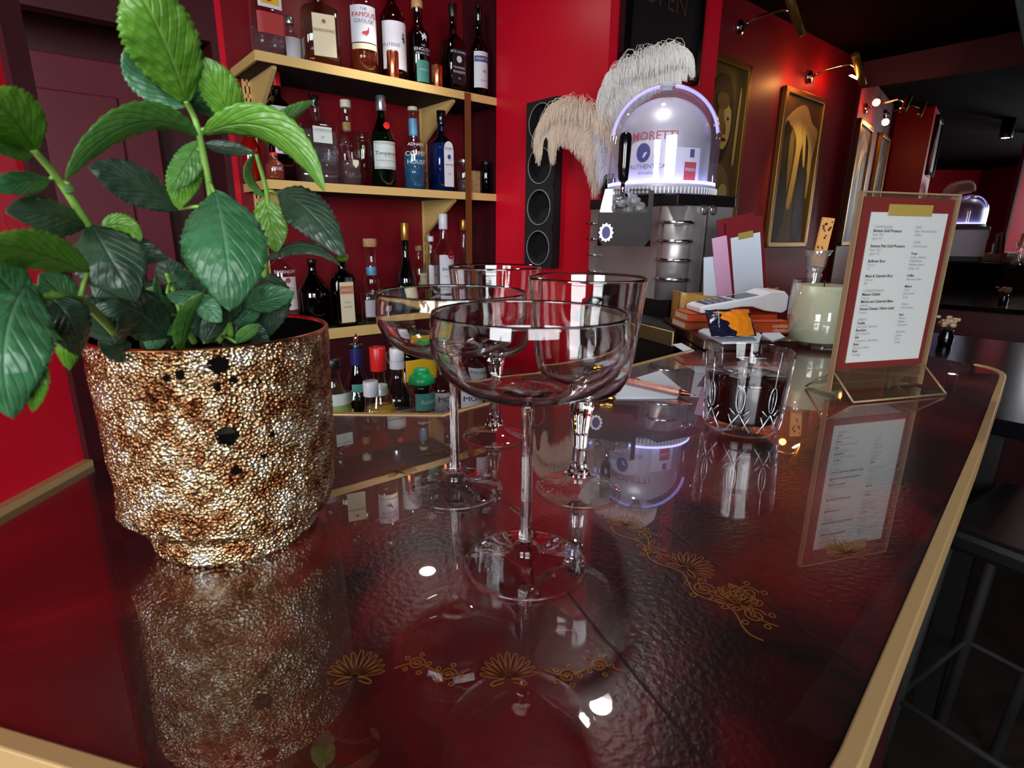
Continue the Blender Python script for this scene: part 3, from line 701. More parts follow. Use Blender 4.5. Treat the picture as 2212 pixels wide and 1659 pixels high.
def bottle(pos, label, grp, R, H, glass, Ry=None, p=2, zb=None, zs=None, rn=.013, liquid=None, level=.5, cap=None, labels=(), texts=(), rz=YAW, neck=None, name='bottle', lean=0):
    Ry = Ry or R; zb = zb or H * .55; zs = zs or H * .75
    o = thing(name, label, 'bottle', pos, rz, GROUPS.get(grp))
    pr = bprofile(R, Ry, p, H, zb, zs, rn)
    gl_ = MB().rings([sec_ring(rx, ry, pp, z) for z, rx, ry, pp in pr]).build('glass', glass, o)
    if liquid:
        zt = H * level; q = [(max(z, .004), rx * .93, ry * .93, pp) for z, rx, ry, pp in pr if z < zt - .002]
        last = min((a for a in pr if a[0] >= zt), key=lambda a: a[0]); prev = [a for a in pr if a[0] < zt][-1]; u = (zt - prev[0]) / max(1e-6, last[0] - prev[0])
        q.append((zt, *[(prev[k] + (last[k] - prev[k]) * u) * (.93 if k < 3 else 1) for k in (1, 2, 3)]))
        MB().rings([sec_ring(rx, ry, pp, z) for z, rx, ry, pp in q]).build('liquid', liquid, o)
    if cap:
        m, cr, ch, up_ = cap
        MB().lathe([(cr * .96, H - ch + up_), (cr, H - ch + up_ + .001), (cr, H + up_ - .002), (cr * .93, H + up_)], 24).build('cap', m, o)
    if neck:
        m, z0, z1, r_ = neck; MB().lathe([(r_, z0), (r_, z1)], 24, cap0=False, cap1=False).build('neck_band', m, o)
    f = mksurf(R, Ry, p)
    if labels:
        mats = []; mb = MB()
        for k, L_ in enumerate(labels):
            m, x0, x1, z0, z1 = L_[:5]; arch = L_[5] if len(L_) > 5 else 0
            if m not in mats: mats.append(m)
            patch(mb, f, x0 * R, x1 * R, z0 * H, z1 * H, mats.index(m), .0006 + .0003 * k, 12, arch * H)
        for T in texts:
            s, m, cx, cz, sz = T[:5]; wf = T[5] * R if len(T) > 5 else None
            if m not in mats: mats.append(m)
            if callable(s): s(mb, f, mats.index(m), cx * R, cz * H, sz * R)
            else: txt(mb, s, sz * R, lambda x, z: f(x, z, .0022), mats.index(m), (cx * R, cz * H), 0, wf)
        lo = mb.build('label', mats, gl_)
    elif texts:
        mats = []; mb = MB()
        for T in texts:
            s, m, cx, cz, sz = T[:5]; wf = T[5] * R if len(T) > 5 else None
            if m not in mats: mats.append(m)
            if callable(s): s(mb, f, mats.index(m), cx * R, cz * H, sz * R)
            else: txt(mb, s, sz * R, lambda x, z: f(x, z, .0016), mats.index(m), (cx * R, cz * H), 0, wf)
        mb.build('print', mats, gl_)
    return o
def shp(pts):
    def f(mb, sf, mi, cx, cz, s): mb.add([sf(cx + x * s, cz + y * s, .0023) for x, y in pts], [tuple(range(len(pts)))], mi)
    return f
bird = shp([(-1, -.1), (-.5, .15), (0, .3), (.35, .45), (.45, .9), (.6, 1.0), (.75, .85), (.62, .8), (.65, .3), (.55, -.1), (.2, -.4), (.1, -.7), (0, -.7), (0, -.42), (-.4, -.35)])
oval = shp([(math.cos(i * .393), math.sin(i * .393)) for i in range(16)])
emb = shp([(-1.1, 1.1), (-1, 1.2), (-.3, .5), (0, .6), (.1, .9), (.4, .95), (.5, .6), (.8, .5), (1.1, .0), (.8, -.1), (.9, -.6), (.7, -.9), (.6, -.4), (.2, -.3), (-.2, -.8), (-.4, -.9), (-.3, -.3), (-.6, .0), (-.4, .3)])
swirl = shp([(-.9, 2.6), (.4, 2.7), (.1, 2.2), (.9, 1.9), (-.5, 1.5), (.8, 1.1), (.1, .7), (-.8, .5), (.6, .1), (.9, -.6), (-.2, -.5), (.5, -1.3), (.2, -1.4), (-.5, -.6), (.4, -.7), (.5, -.2), (-.9, .3), (-.3, .9), (.4, 1.0), (-.9, 1.5), (.3, 1.9), (-.5, 2.1), (0, 2.5)])
bat = shp([(-1, .2), (-.6, .5), (-.2, .25), (0, .45), (.2, .25), (.6, .5), (1, .2), (.6, 0), (.5, -.3), (.2, -.1), (0, -.5), (-.2, -.1), (-.5, -.3), (-.6, 0)])
crest = shp([(-.8, .8), (-.3, 1), (0, .85), (.3, 1), (.8, .8), (.75, -.1), (0, -1), (-.75, -.1)])
def at(px, off, z, py=None):         # place on a shelf at the pixel column
    p0 = sh(px, py or 400, off)[0]
    for _ in range(4):
        w = W(p0, off, z); c = RM.T @ (np.array([w.x, w.y, w.z - CT]) - CAMP); x = 1106 + FPX * c[0] / -c[2]; p0 += (px - x) / 700
    return W(p0, off, z)
U, MI, BK, WL = .6755, .3485, -.0935, -.36
def top_h(pos, px, yt): return vpl(px, yt, (pos.x, pos.y), N1).z + CT - pos.z
def bt(px, off, z, yt, label, grp, R, glass, **k):
    pos = at(px, off, z, 830 if z == WL else 400); H = top_h(pos, px, yt) if yt is not None else k.pop('H')
    for q in ('zb', 'zs'):
        if q in k: k[q] *= H
    return bottle(pos, label, grp, R, H, glass, **k)
bt(584, -.08, U, None, 'tall clear bottle with yellow and red labels, leftmost on the upper shelf', 'upper', .040, 'clear_glass', H=.29, p=5, liquid='clear_liquid', level=.3,
   labels=[('label_white', -.8, .8, .42, .62), ('label_yellow', -.6, .6, .45, .80), ('label_red', -.92, .92, .20, .38)], texts=[(oval, 'ink_red', -.1, .50, .22), ('RESERVA', 'ink_brown', 0, .64, .28), ('TEQUILA', 'ink_brown', 0, .29, .30)], cap=('red_cap', .016, .03, 0))
bt(634, -.16, U, None, 'short clear flask behind the almond liqueur bottle on the upper shelf', 'upper', .028, 'clear_glass', H=.15, liquid='clear_liquid', level=.5, rn=.011, cap=('silver_cap', .012, .02, 0), labels=[('label_white', -.8, .8, .2, .6)])
bt(697, -.09, U, None, 'square ribbed green-tinted bottle with cream label and amber at the bottom', 'upper', .052, 'olive_glass', H=.27, Ry=.050, p=6, zb=.58, zs=.68, rn=.019, liquid='amber_liquid', level=.17,
   labels=[('cream_paper', -.52, .72, .11, .52)], texts=[('DISARONNO', 'ink_brown', .10, .36, .22), (oval, 'ink_brown', .10, .45, .10)], cap=('black_plastic', .024, .04, 0), rz=YAW - .25)
bt(789, -.06, U, None, 'round amber whisky bottle with a grouse on its white label', 'upper', .042, 'clear_glass', H=.31, liquid='amber_liquid', level=.36, zb=.62, zs=.8,
   labels=[('label_white', -.88, .88, .28, .60), ('cream_paper', -.86, .86, .22, .27)], texts=[('THE', 'ink_grey', 0, .565, .26), ('FAMOUS', 'ink_red', 0, .515, .42), ('GROUSE', 'ink_grey', 0, .46, .36), (bird, 'ink_red', .12, .365, .34)], cap=('gold_cap', .015, .03, 0), rz=.35)
bt(852, -.08, U, None, 'round amber bottle whose white label carries black brush writing', 'upper', .042, 'purple_glass', H=.31, liquid='amber_liquid', level=.5, zb=.60, zs=.78,
   labels=[('label_white', -.9, .95, .12, .56)], texts=[('INTENSE', 'ink_grey', -.30, .34, .32), ('single malt', 'ink_grey', -.30, .29, .2), (swirl, 'ink', .60, .40, .17)], cap=('black_plastic', .015, .04, 0), rz=.45)
bt(906, -.08, U, 4, 'dark round bottle with white horseman emblem and teal label, cork stopper', 'upper', .037, 'purple_glass', liquid='dark_liquid', level=.6, rn=.016, zb=.60, zs=.74,
   labels=[('label_teal', -.5, .75, .06, .31)], texts=[(emb, 'ink_pale', .15, .57, .34), ('THE', 'ink_pale', .1, .475, .2), ('ENGLISH', 'ink_pale', .1, .43, .4), ('WHISKY CO.', 'ink_pale', .1, .385, .24), ('ORIGINAL', 'cream_paper', .12, .20, .2)], cap=('cork', .019, .022, .0), rz=.5)
bt(980, -.05, U, 10, 'square dark whiskey bottle with black and white label', 'upper', .035, 'dark_glass', p=5, liquid='dark_liquid', level=.5, zb=.56, zs=.68,
   labels=[('label_black', -.72, .72, .08, .48)], texts=[("JACK DANIEL'S", 'ink_pale', 0, .445, .27), (oval, 'ink_pale', 0, .365, .3), ('No.7', 'label_black', 0, .365, .22), ('TENNESSEE', 'ink_pale', 0, .27, .26), ('WHISKEY', 'ink_pale', 0, .22, .34), ('70cl', 'ink_pale', 0, .15, .2)], cap=('black_plastic', .014, .04, 0))
bt(1034, -.05, U, 16, 'round cognac bottle with white label and blue band, rightmost on the upper shelf', 'upper', .033, 'dark_glass', liquid='dark_liquid', level=.5, zb=.52, zs=.70,
   labels=[('label_white', -.92, .92, .10, .50), ('label_blue', -.9, .9, .385, .45)], texts=[('MARTELL', 'ink_pale', 0, .415, .40), ('VS', 'ink', 0, .28, .45), ('COGNAC', 'ink_grey', 0, .18, .2)], cap=('black_plastic', .013, .04, 0))
for px, lb, h in ((850, 'copper measure standing in front of the white labelled bottle', .078), (945, 'copper measure between the teal labelled and black labelled bottles', .068)):
    j = at(px, -.022, U); o = MB().lathe([(.017, 0), (.0185, .002), (.0185, h - .002), (.0178, h), (.0168, h - .001), (.0166, .004), (.0005, .004)], 32).build('spirit_measure', 'copper', None, j); tag(o, lb, 'measure', 'copper spirit measures')
bt(548, -.13, MI, 265, 'small red bottle with red cap at the left end of the middle shelf', 'middle', .030, 'clear_glass', liquid='red_liquid', level=.75, zb=.55, zs=.8, cap=('red_cap', .015, .02, 0), rn=.012)
bt(613, -.10, MI, 150, 'tall square gin bottle with red cap and white label', 'middle', .036, 'dark_glass', p=5, zb=.66, zs=.76, rn=.0145, liquid='pink_liquid', level=.2,
   labels=[('label_white', -.75, .9, .25, .66)], texts=[('BEEFEATER', 'ink_red', .07, .60, .3), ('LONDON', 'ink_grey', .07, .54, .22)], cap=('red_cap', .0165, .05, 0))
bt(596, -.03, MI, 330, 'small pink flask at the foot of the tall gin bottle', 'middle', .026, 'clear_glass', liquid='pink_liquid', level=.8, rn=.010, cap=('red_cap', .011, .01, 0), texts=[('PINK', 'ink_pale', 0, .4, .5)])
bt(691, -.06, MI, 208, 'wide square clear decanter-like bottle with glass stopper and pale label', 'middle', .056, 'clear_glass', Ry=.036, p=8, zb=.66, zs=.72, rn=.014, liquid='clear_liquid', level=.6,
   labels=[('label_pale', -.42, .62, .46, .64)], texts=[('CAMBRIDGE', 'ink_grey', .1, .60, .19), ('gin', 'ink_grey', .1, .53, .16)], cap=('teal_glass', .016, .03, .0))
bt(757, -.075, MI, 218, 'slim square clear bottle with cream stopper and torn cream sticker', 'middle', .031, 'clear_glass', p=6, zb=.62, zs=.67, rn=.0145, liquid='clear_liquid', level=.3,
   texts=[(crest, 'cream_paper', .25, .26, .42)], cap=('cream_cap', .0165, .022, .0), neck=('cork', .165, .19, .0135))
bt(789, -.14, MI, 288, 'short clear tumbler-like bottle behind the cream stoppered bottle', 'middle', .026, 'olive_glass', zb=.8, zs=.88, rn=.022)
bt(831, -.05, MI, 208, 'green gin bottle with silver cap, red seal and pale label', 'middle', .039, 'green_glass', zb=.52, zs=.78, rn=.0135, liquid='green_liquid', level=.6,
   labels=[('label_pale', -.9, .9, .20, .50), ('label_grey', -.9, .9, .21, .225), ('label_grey', -.9, .9, .475, .49)], texts=[('Tanqueray', 'ink', 0, .37, .40), ('LONDON DRY GIN', 'ink_grey', 0, .29, .17), (oval, 'red_cap', .1, .665, .27)], cap=('silver_cap', .016, .046, 0), rz=.5)
bt(897, -.05, MI, 232, 'blue tinted gin bottle with large white lettering and blue cap', 'middle', .037, 'clear_glass', liquid='blue_liquid', level=.42, zb=.52, zs=.70, rn=.0135,
   texts=[('ADNAMS', 'ink_pale', 0, .54, .36), ('COPPER', 'ink_pale', 0, .43, .52), ('HOUSE', 'ink_pale', 0, .33, .52), ('DRY GIN', 'label_blue', 0, .23, .3)], cap=('cream_cap', .0165, .012, 0), neck=('blue_cap', .172, .225, .0150), rz=.4)
bt(956, -.06, MI, 240, 'square sapphire blue gin bottle with arched white label', 'middle', .037, 'blue_glass', p=6, zb=.58, zs=.70, rn=.0135, liquid='blue_liquid', level=.6,
   labels=[('label_white', -.40, .68, .06, .62, .10)], texts=[('BOMBAY', 'ink', .14, .53, .24), (oval, 'label_blue', .14, .43, .2), ('SAPPHIRE', 'ink', .14, .33, .22), ('GIN', 'ink_grey', .14, .22, .22)], cap=('black_gloss', .0155, .04, 0))
bt(1003, -.06, MI, 345, 'small clear jar on the middle shelf beside the sapphire bottle', 'middle', .026, 'clear_glass', zb=.8, zs=.88, rn=.018, liquid='clear_liquid', level=.4, cap=('silver_cap', .020, .012, 0), name='jar')
o = MB().box((-.018, -.012, 0), (.018, .012, .085)).build('cork_box', 'cork', None, at(1028, -.09, MI), (0, 0, YAW), bevel=.003); tag(o, 'small cork coloured box near the right end of the middle shelf', 'box')
bt(1050, -.07, MI, 350, 'small dark jar at the right end of the middle shelf', 'middle', .024, 'black_glass', zb=.8, zs=.88, rn=.019, liquid='dark_liquid', level=.5, cap=('black_plastic', .021, .012, 0), name='jar')
mb = MB(); mb.box((-.013, -.001, -.06), (.013, .001, .672)); o = mb.build('plastic_strip', ['amber_plastic'], None, at(1014, .008, 0), (0, 0, YAW)); tag(o, 'translucent amber plastic strip hanging from the upper shelf edge', 'strip')
bt(620, -.06, BK, 535, 'clear vodka bottle with white shield label half hidden by mint leaves', 'back', .040, 'clear_glass', zb=.74, zs=.86, rn=.016, liquid='clear_liquid', level=.3,
   labels=[('label_white', -.92, .8, .26, .66)], texts=[(crest, 'ink_faint', .05, .45, .55), (crest, 'label_white', .05, .45, .50), ('SMIRNOFF', 'ink_pale', 0, .72, .34), (oval, 'ink_brown', .1, .62, .2), ('No. 21', 'ink', .05, .48, .3), ('VODKA', 'ink_grey', .05, .41, .3)], cap=('silver_cap', .0155, .03, 0))
bt(684, -.09, BK, 560, 'squat round black bottle with a faint ring emblem', 'back', .052, 'black_glass', zb=.5, zs=.84, rn=.013, liquid='dark_liquid', level=.6, texts=[], cap=('black_plastic', .015, .012, 0))
bt(747, -.035, BK, 562, 'flat black bottle with cream label and orange ribbon', 'back', .036, 'black_glass', Ry=.026, p=6, zb=.74, zs=.86, rn=.013, liquid='dark_liquid', level=.6,
   labels=[('cream_paper', -.65, .65, .06, .68), ('label_copper', -.62, .62, .50, .62)], texts=[('AMARO', 'ink_pale', 0, .56, .3), ('LICOR', 'ink_grey', 0, .37, .2), ('DE CAFE', 'ink_grey', 0, .30, .2)], cap=('label_orange', .010, .03, .0))
bt(808, -.10, BK, 515, 'slim clear bottle with wooden cap and blue neck label', 'back', .030, 'clear_glass', zb=.50, zs=.62, rn=.0175, liquid='clear_liquid', level=.3, cap=('cork', .0235, .028, 0), neck=('blue_cap', .155, .182, .0182))
bt(800, -.02, BK, 633, 'short fluted glass in front of the wooden capped bottle', 'back', .028, 'clear_glass', zb=.9, zs=.94, rn=.026, name='small_glass', labels=[('label_grey', -.8, .8, .25, .8)])
bt(881, -.09, BK, 480, 'green bottle with gold foil neck on the back bar', 'back', .034, 'green_glass', zb=.38, zs=.66, rn=.012, liquid='green_liquid', level=.4, cap=('gold_cap', .0135, .062, 0), labels=[('cream_paper', -.8, .8, .08, .32)])
bt(908, -.16, BK, 530, 'clear bottle with cream label behind the gold foil bottle', 'back', .030, 'clear_glass', zb=.66, zs=.8, rn=.012, labels=[('cream_paper', -.4, .9, .32, .60)], texts=[('FAR', 'ink_grey', .3, .55, .3)], cap=('cork', .013, .02, 0))
bt(934, -.17, BK, 510, 'clear bottle with white label left of the rum', 'back', .028, 'clear_glass', zb=.62, zs=.78, rn=.011, labels=[('label_white', -.8, .8, .3, .62)], texts=[(oval, 'ink_brown', 0, .5, .2)], cap=('white_cap', .012, .02, 0))
bt(961, -.08, BK, 462, 'clear white rum bottle with round red bat emblem and white cap', 'back', .038, 'clear_glass', zb=.60, zs=.75, rn=.0135, liquid='clear_liquid', level=.5,
   labels=[('label_white', -.85, .85, .20, .60), ('label_grey', -.85, .85, .10, .18)], texts=[(oval, 'ink_red', .20, .60, .40), (bat, 'label_black', .20, .60, .30), ('BACARDI', 'ink', .1, .46, .38), ('CARTA BLANCA', 'ink_grey', .1, .39, .18)], cap=('white_cap', .0165, .055, 0))
bt(1003, -.11, BK, 474, 'clear bottle with foil neck and small label, rightmost on the back bar', 'back', .036, 'clear_glass', zb=.52, zs=.70, rn=.011, liquid='clear_liquid', level=.4, labels=[('label_pale', .1, .8, .26, .40)], cap=('gold_cap', .0125, .040, 0), rz=.3)
def wp(px, off, z=WL): return at(px, off, z, 830)
rail = wt('speed_rail', 'black bottle rail with steel lip behind the bar', 'bottle rail', 0, .55, WL)
mb = MB().box((-.62, -.20, -.02), (.20, .20, 0)).box((-.62, .195, -.02), (.20, .2, .03)).box((-.62, .0, -CT - WL), (.20, .18, -.02)); mb.build('tray', 'black_matte', rail)
bt(740, .62, WL, 772, 'lime cordial bottle with dark cap at the left of the well', 'well', .034, 'clear_glass', zb=.66, zs=.86, rn=.013, liquid='lime_liquid', level=.72, cap=('black_plastic', .0155, .022, 0), labels=[('lime_liquid', -.9, .9, .3, .60), ('label_pale', -.6, .9, .70, .78)])
bt(785, .50, WL, 742, 'dark mixer bottle with navy neck and metal pourer', 'well', .042, 'teal_glass', zb=.56, zs=.86, rn=.014, liquid='dark_liquid', level=.64,
   labels=[('label_teal', -.7, .7, .66, .72), ('cream_paper', .1, .9, .20, .53), ('cream_paper', -.95, -.7, .20, .53)], neck=('navy_cap', .262, .302, .0152), cap=('silver_cap', .008, .012, .0))
bt(832, .68, WL, 747, 'yellow syrup bottle with red cap in the well', 'well', .031, 'clear_glass', zb=.60, zs=.80, rn=.0125, liquid='yellow_liquid', level=.62, cap=('red_cap', .0165, .050, 0), labels=[('label_yellow', -.8, .8, .28, .62)], texts=[(emb, 'ink_brown', 0, .53, .5)], neck=('label_pale', .236, .256, .0168))
bt(816, .745, WL, 820, 'short yellow bottle with white cap, frontmost in the well', 'well', .024, 'clear_glass', zb=.70, zs=.82, rn=.0125, liquid='yellow_liquid', level=.7, cap=('white_cap', .0145, .030, 0))
bt(868, .59, WL, 750, 'clear syrup bottle with white cap, red and white neck band', 'well', .042, 'clear_glass', zb=.60, zs=.80, rn=.014, liquid='clear_liquid', level=.5,
   labels=[('label_white', -.9, .95, .20, .555)], texts=[('MONIN', 'ink', .2, .50, .50)], cap=('white_cap', .0165, .030, 0), neck=('label_white', .262, .280, .0172)); 
bt(895, .42, WL, 730, 'dark square bottle with broad orange band behind the syrups', 'well', .055, 'black_glass', p=6, zb=.86, zs=.94, liquid='dark_liquid', level=.6, labels=[('label_yellow', -.95, .95, .64, .84)], cap=('black_plastic', .016, .02, 0))
mxb = bt(918, .66, WL, 815, 'mixer bottle with bright green dome cap and green label', 'well', .029, 'clear_glass', zb=.86, zs=.93, rn=.022, liquid='pink_liquid', level=.66,
   labels=[('label_teal', -.9, .9, .72, .88), ('label_red', -.85, .85, .54, .64)], texts=[('funkin', 'ink_pale', 0, .80, .5)], name='mixer_bottle')
hh_ = top_h(at(918, .66, WL, 830), 918, 815); MB().lathe([(.029, hh_ - .012), (.030, hh_ - .008), (.028, hh_ + .004), (.020, hh_ + .010), (.018, hh_ + .013), (.018, hh_ + .020), (.012, hh_ + .023)], 28).build('cap', 'green_cap', mxb)
bt(958, .53, WL, 757, 'clear syrup bottle with lavender sprig label behind the left coupe stem', 'well', .037, 'clear_glass', zb=.62, zs=.80, rn=.014, liquid='clear_liquid', level=.5,
   labels=[('label_white', -.9, .9, .20, .62)], texts=[('MONIN', 'ink', .05, .555, .50), (emb, 'label_blue', 0, .44, .3)], cap=('white_cap', .0165, .03, 0))
bt(1012, .62, WL, 757, 'clear syrup bottle with leafy label, rightmost in the well', 'well', .037, 'clear_glass', zb=.66, zs=.80, rn=.014, liquid='clear_liquid', level=.5,
   labels=[('label_white', -.9, .9, .20, .68)], texts=[('MONIN', 'ink', 0, .60, .50), (bat, 'green_card', 0, .46, .4)], cap=('white_cap', .0165, .03, 0))
# pourer spike
pp = wp(785, .50); pz_ = top_h(pp, 785, 742) + .001; o = MB().tube([(0, 0, pz_), (0, 0, pz_ + .008), (.002, 0, pz_ + .014), (.003, 0, pz_ + .026)], [.006, .0045, .006, .001], 8).build('pourer', 'chrome', None, pp); tag(o, 'metal pourer stuck in the navy necked bottle', 'pourer')

# ------------------------------------------------------------ wine rack on the side wall
q = S0 + D1 * .41; ryaw = math.atan2(-N1.x, N1.y) * 0
def sidew(name, label, cat, off, z):          # local x along +N1 (towards the viewer), local -y out of the wall (-D1)
    p = q + N1 * off; a = math.atan2(N1.y, N1.x); return thing(name, label, cat, (p.x, p.y, z + CT), a)
rk = sidew('wine_rack', 'tall black wine rack with four round openings on the red wall', 'wine rack', .278, .094)
mb = MB(); Wd, Hh, dpt = .14, .528, .035; x0, x1 = -Wd / 2, Wd / 2
mb.box((x0, -.004, 0), (x1, 0, Hh))
for i in range(4):
    cz = Hh * (i + .5) / 4; hc = Hh / 8; sq = []; ci = []; cb = []; n = 32
    for k in range(n):
        a = 2 * math.pi * k / n; c, s_ = math.cos(a), math.sin(a); m_ = max(abs(c) / (Wd / 2), abs(s_) / hc)
        sq.append((c / m_, -dpt, cz + s_ / m_)); ci.append((.054 * c, -dpt, cz + .054 * s_)); cb.append((.054 * c, -.005, cz + .054 * s_))
    mb.rings([sq, ci, cb], sm=False, cap0=False, cap1=False)
    mb.add([(x0, -dpt, cz - hc), (x0, 0, cz - hc), (x0, 0, cz + hc), (x0, -dpt, cz + hc)], [(0, 1, 2, 3)]); mb.add([(x1, -dpt, cz - hc), (x1, 0, cz - hc), (x1, 0, cz + hc), (x1, -dpt, cz + hc)], [(0, 3, 2, 1)])
mb.add([(x0, -dpt, Hh), (x1, -dpt, Hh), (x1, 0, Hh), (x0, 0, Hh)], [(0, 1, 2, 3)])
mb.build('casing', 'black_matte', rk)
for i in range(4):
    cz = Hh * (i + .5) / 4
    mb = MB(); mb.tube([(.056 * math.cos(a), -dpt - .001, cz + .056 * math.sin(a)) for a in [k * 2 * math.pi / 40 for k in range(41)]], .0016, 6); mb.build('rim_ring', 'grey_plastic', rk)

# ------------------------------------------------------------ poster
def framed(name, label, t0, t1, z0, z1, off, fw, fm, bg, shapes=None, texts=()):
    o = wt(name, label, 'framed picture', (t0 + t1) / 2, off, (z0 + z1) / 2); w, h = (t1 - t0) / 2, (z1 - z0) / 2
    mb = MB()
    for a, b in (((-w, -.028, -h), (-w + fw, 0, h)), ((w - fw, -.028, -h), (w, 0, h)), ((-w, -.028, -h), (w, 0, -h + fw)), ((-w, -.028, h - fw), (w, 0, h))): mb.box(a, b)
    mb.build('frame', fm, o, bevel=.004)
    mats = [bg]; mb = MB().box((-w + fw * .8, -.014, -h + fw * .8), (w - fw * .8, -.004, h - fw * .8))
    for k, (m, pts) in enumerate(shapes or []):
        if m not in mats: mats.append(m)
        mb.add([(x * (w - fw), -.0145 - .0003 * k, z * (h - fw)) for x, z in pts], [tuple(range(len(pts)))], mats.index(m))
    for s, m, cx, cz, sz in texts:
        if m not in mats: mats.append(m)
        txt(mb, s, sz, lambda x, z: (x, -.0165, z), mats.index(m), (cx, cz))
    mb.build('picture', mats, o); return o
framed('poster', 'dark framed poster with faint gilt lettering on the red pillar', .445, .835, .69, 1.13, .5235, .03, 'black_gloss', 'label_black', None, [('OPEN', 'ink_gilt', 0, -.015, .085), ("", 'ink_brown', 0, 0, .03)] [:1])
def ell(cx, cz, rx, rz_, n=24): return [(cx + rx * math.cos(i * 2 * math.pi / n), cz + rz_ * math.sin(i * 2 * math.pi / n)) for i in range(n)]
def smo(pts, n=6):
    o = []; m = len(pts)
    for i in range(m):
        a, b, c, d = [Vector(pts[(i + k) % m]) for k in (-1, 0, 1, 2)]
        for k in range(n):
            t = k / n; o.append(tuple(.5 * ((2 * b) + (c - a) * t + (2 * a - 5 * b + 4 * c - d) * t * t + (3 * b - a - 3 * c + d) * t ** 3)))
    return o
face1 = [('sepia_shadow', [(-1, -1), (1, -1), (1, 1), (-1, 1)]), ('sepia_dark', ell(-.1, .35, .62, .55)), ('sepia_mid', [(-.9, -1), (-.7, -.45), (-.2, -.2), (.5, -.3), (.85, -1)]),
         ('sepia_light', ell(.12, .33, .34, .33)), ('sepia_dark', [(-.5, .55), (-.35, .85), (.2, .88), (.5, .6), (.4, .5), (.1, .62), (-.2, .55), (-.3, .1), (-.5, .0)]), ('sepia_dark', ell(.02, .38, .07, .02)), ('sepia_dark', ell(.28, .38, .06, .02)),
         ('sepia_mid', ell(-.06, .3, .17, .30)), ('sepia_shadow', ell(-.02, .58, .30, .10)), ('sepia_shadow', [(.14, .36), (.22, .2), (.12, .2)]), ('sepia_dark', ell(.15, .12, .11, .022)), ('sepia_light', [(.66, -.1), (.74, .7), (.82, .7), (.78, -.1)]), ('sepia_light', ell(.35, -.55, .22, .12))]
face2 = [('sepia_shadow', [(-1, -1), (1, -1), (1, 1), (-1, 1)]), ('sepia_light', [(-.95, .62), (-.5, .82), (.1, .92), (.55, .72), (.95, .6), (.8, .2), (.62, .05), (.55, .35), (.3, .55), (.12, .3), (.05, -.1), (-.1, -.5), (-.3, -.45), (-.2, 0), (-.18, .4), (-.5, .6)]),
         ('sepia_dark', [(-.9, .55), (-.5, .55), (-.25, .35), (-.3, -.4), (-.5, -.9), (-.9, -.9)]), ('sepia_dark', [(.1, .2), (.4, .48), (.6, .1), (.65, -.9), (.2, -.9)]), ('sepia_light', [(.5, .5), (.7, .45), (.82, .1), (.8, -.3), (.72, -.32), (.66, .0)]), ('sepia_mid', [(-.55, .5), (-.35, .5), (-.28, .1), (-.38, -.3), (-.5, .0)]), ('sepia_light', [(.0, .75), (.2, .7), (.34, .4), (.42, .1), (.3, .15), (.15, .45)])]
face1 = [f_ if i == 0 else (f_[0], smo(f_[1])) for i, f_ in enumerate(face1)]; face2 = [f_ if i == 0 else (f_[0], smo(f_[1])) for i, f_ in enumerate(face2)]
framed('framed_portrait', 'gilt framed sepia portrait half hidden behind the lit dome', 1.22, 1.60, .22, .925, .2805, .025, 'antique_gold', 'sepia_dark', face1)
framed('framed_portrait', 'gilt framed sepia print under the wall spotlight', 1.935, 2.39, .15, .905, .2805, .028, 'antique_gold', 'sepia_dark', face2)
# picture lights
def plight(t, z, lb, rot=0):
    o = wt('picture_light', lb, 'wall light', t, .2805, z, 'picture lights')
    MB().lathe([(.03, 0), (.03, .01), (.012, .016)], 24).xf(Matrix.Rotation(math.pi / 2, 4, 'X')).build('wall_plate', 'chrome', o)
    MB().tube([(0, -.01, 0), (.0, -.08, .02), (.02, -.17, .03), (.03, -.22, .005)], .006, 8).build('arm', 'chrome', o)
    R_ = Matrix.Translation((.03, -.22, .0)) @ Matrix.Rotation(math.radians(35), 4, 'Y')
    MB().lathe([(.016, -.09), (.018, -.088), (.018, .088), (.016, .09)], 16).xf(R_ @ Matrix.Rotation(math.pi / 2, 4, 'Y')).build('lamp_head', 'antique_gold', o)
    return o
plight(2.2, .985, 'chrome armed picture light glowing above the sepia print'); plight(1.50, 1.06, 'brass picture light above the half hidden portrait')
MB().box((-.05, -.006, -.004), (.05, .006, .0)).build('bulb_strip', 'lamp_warm', bpy.data.objects['picture_light'], (.03, -.205, -.03))
pl = W(2.2, .34, .93); point('picture_lamp_glow', W(1.98, .37, .93), 1.0, (1, .42, .12), .02)
spot('picture_lamp_beam', W(2.15, .62, 1.0), W(2.12, .28, .33), 9, (1, .66, .20), 1.0)
spot('picture_lamp_beam', W(1.5, .60, 1.05), W(1.45, .28, .45), 1.6, (1, .65, .3), 1.2)
point('picture_lamp_glow', W(2.33, .36, .99), .8, (1, .10, .03), .02)

# mirror on the far wall
ms = MB().box((-.62, -.012, -.58), (.62, 0, .58)); mr = thing('wall_mirror', 'large frameless mirror on the far dark wall showing the lit dome again', 'mirror', W(MIRT - .075, .28 + .06 + .62, .42), math.atan2(.704, .710) - math.pi / 2)
ms.build('mirror_pane', 'mirror_glass', mr)

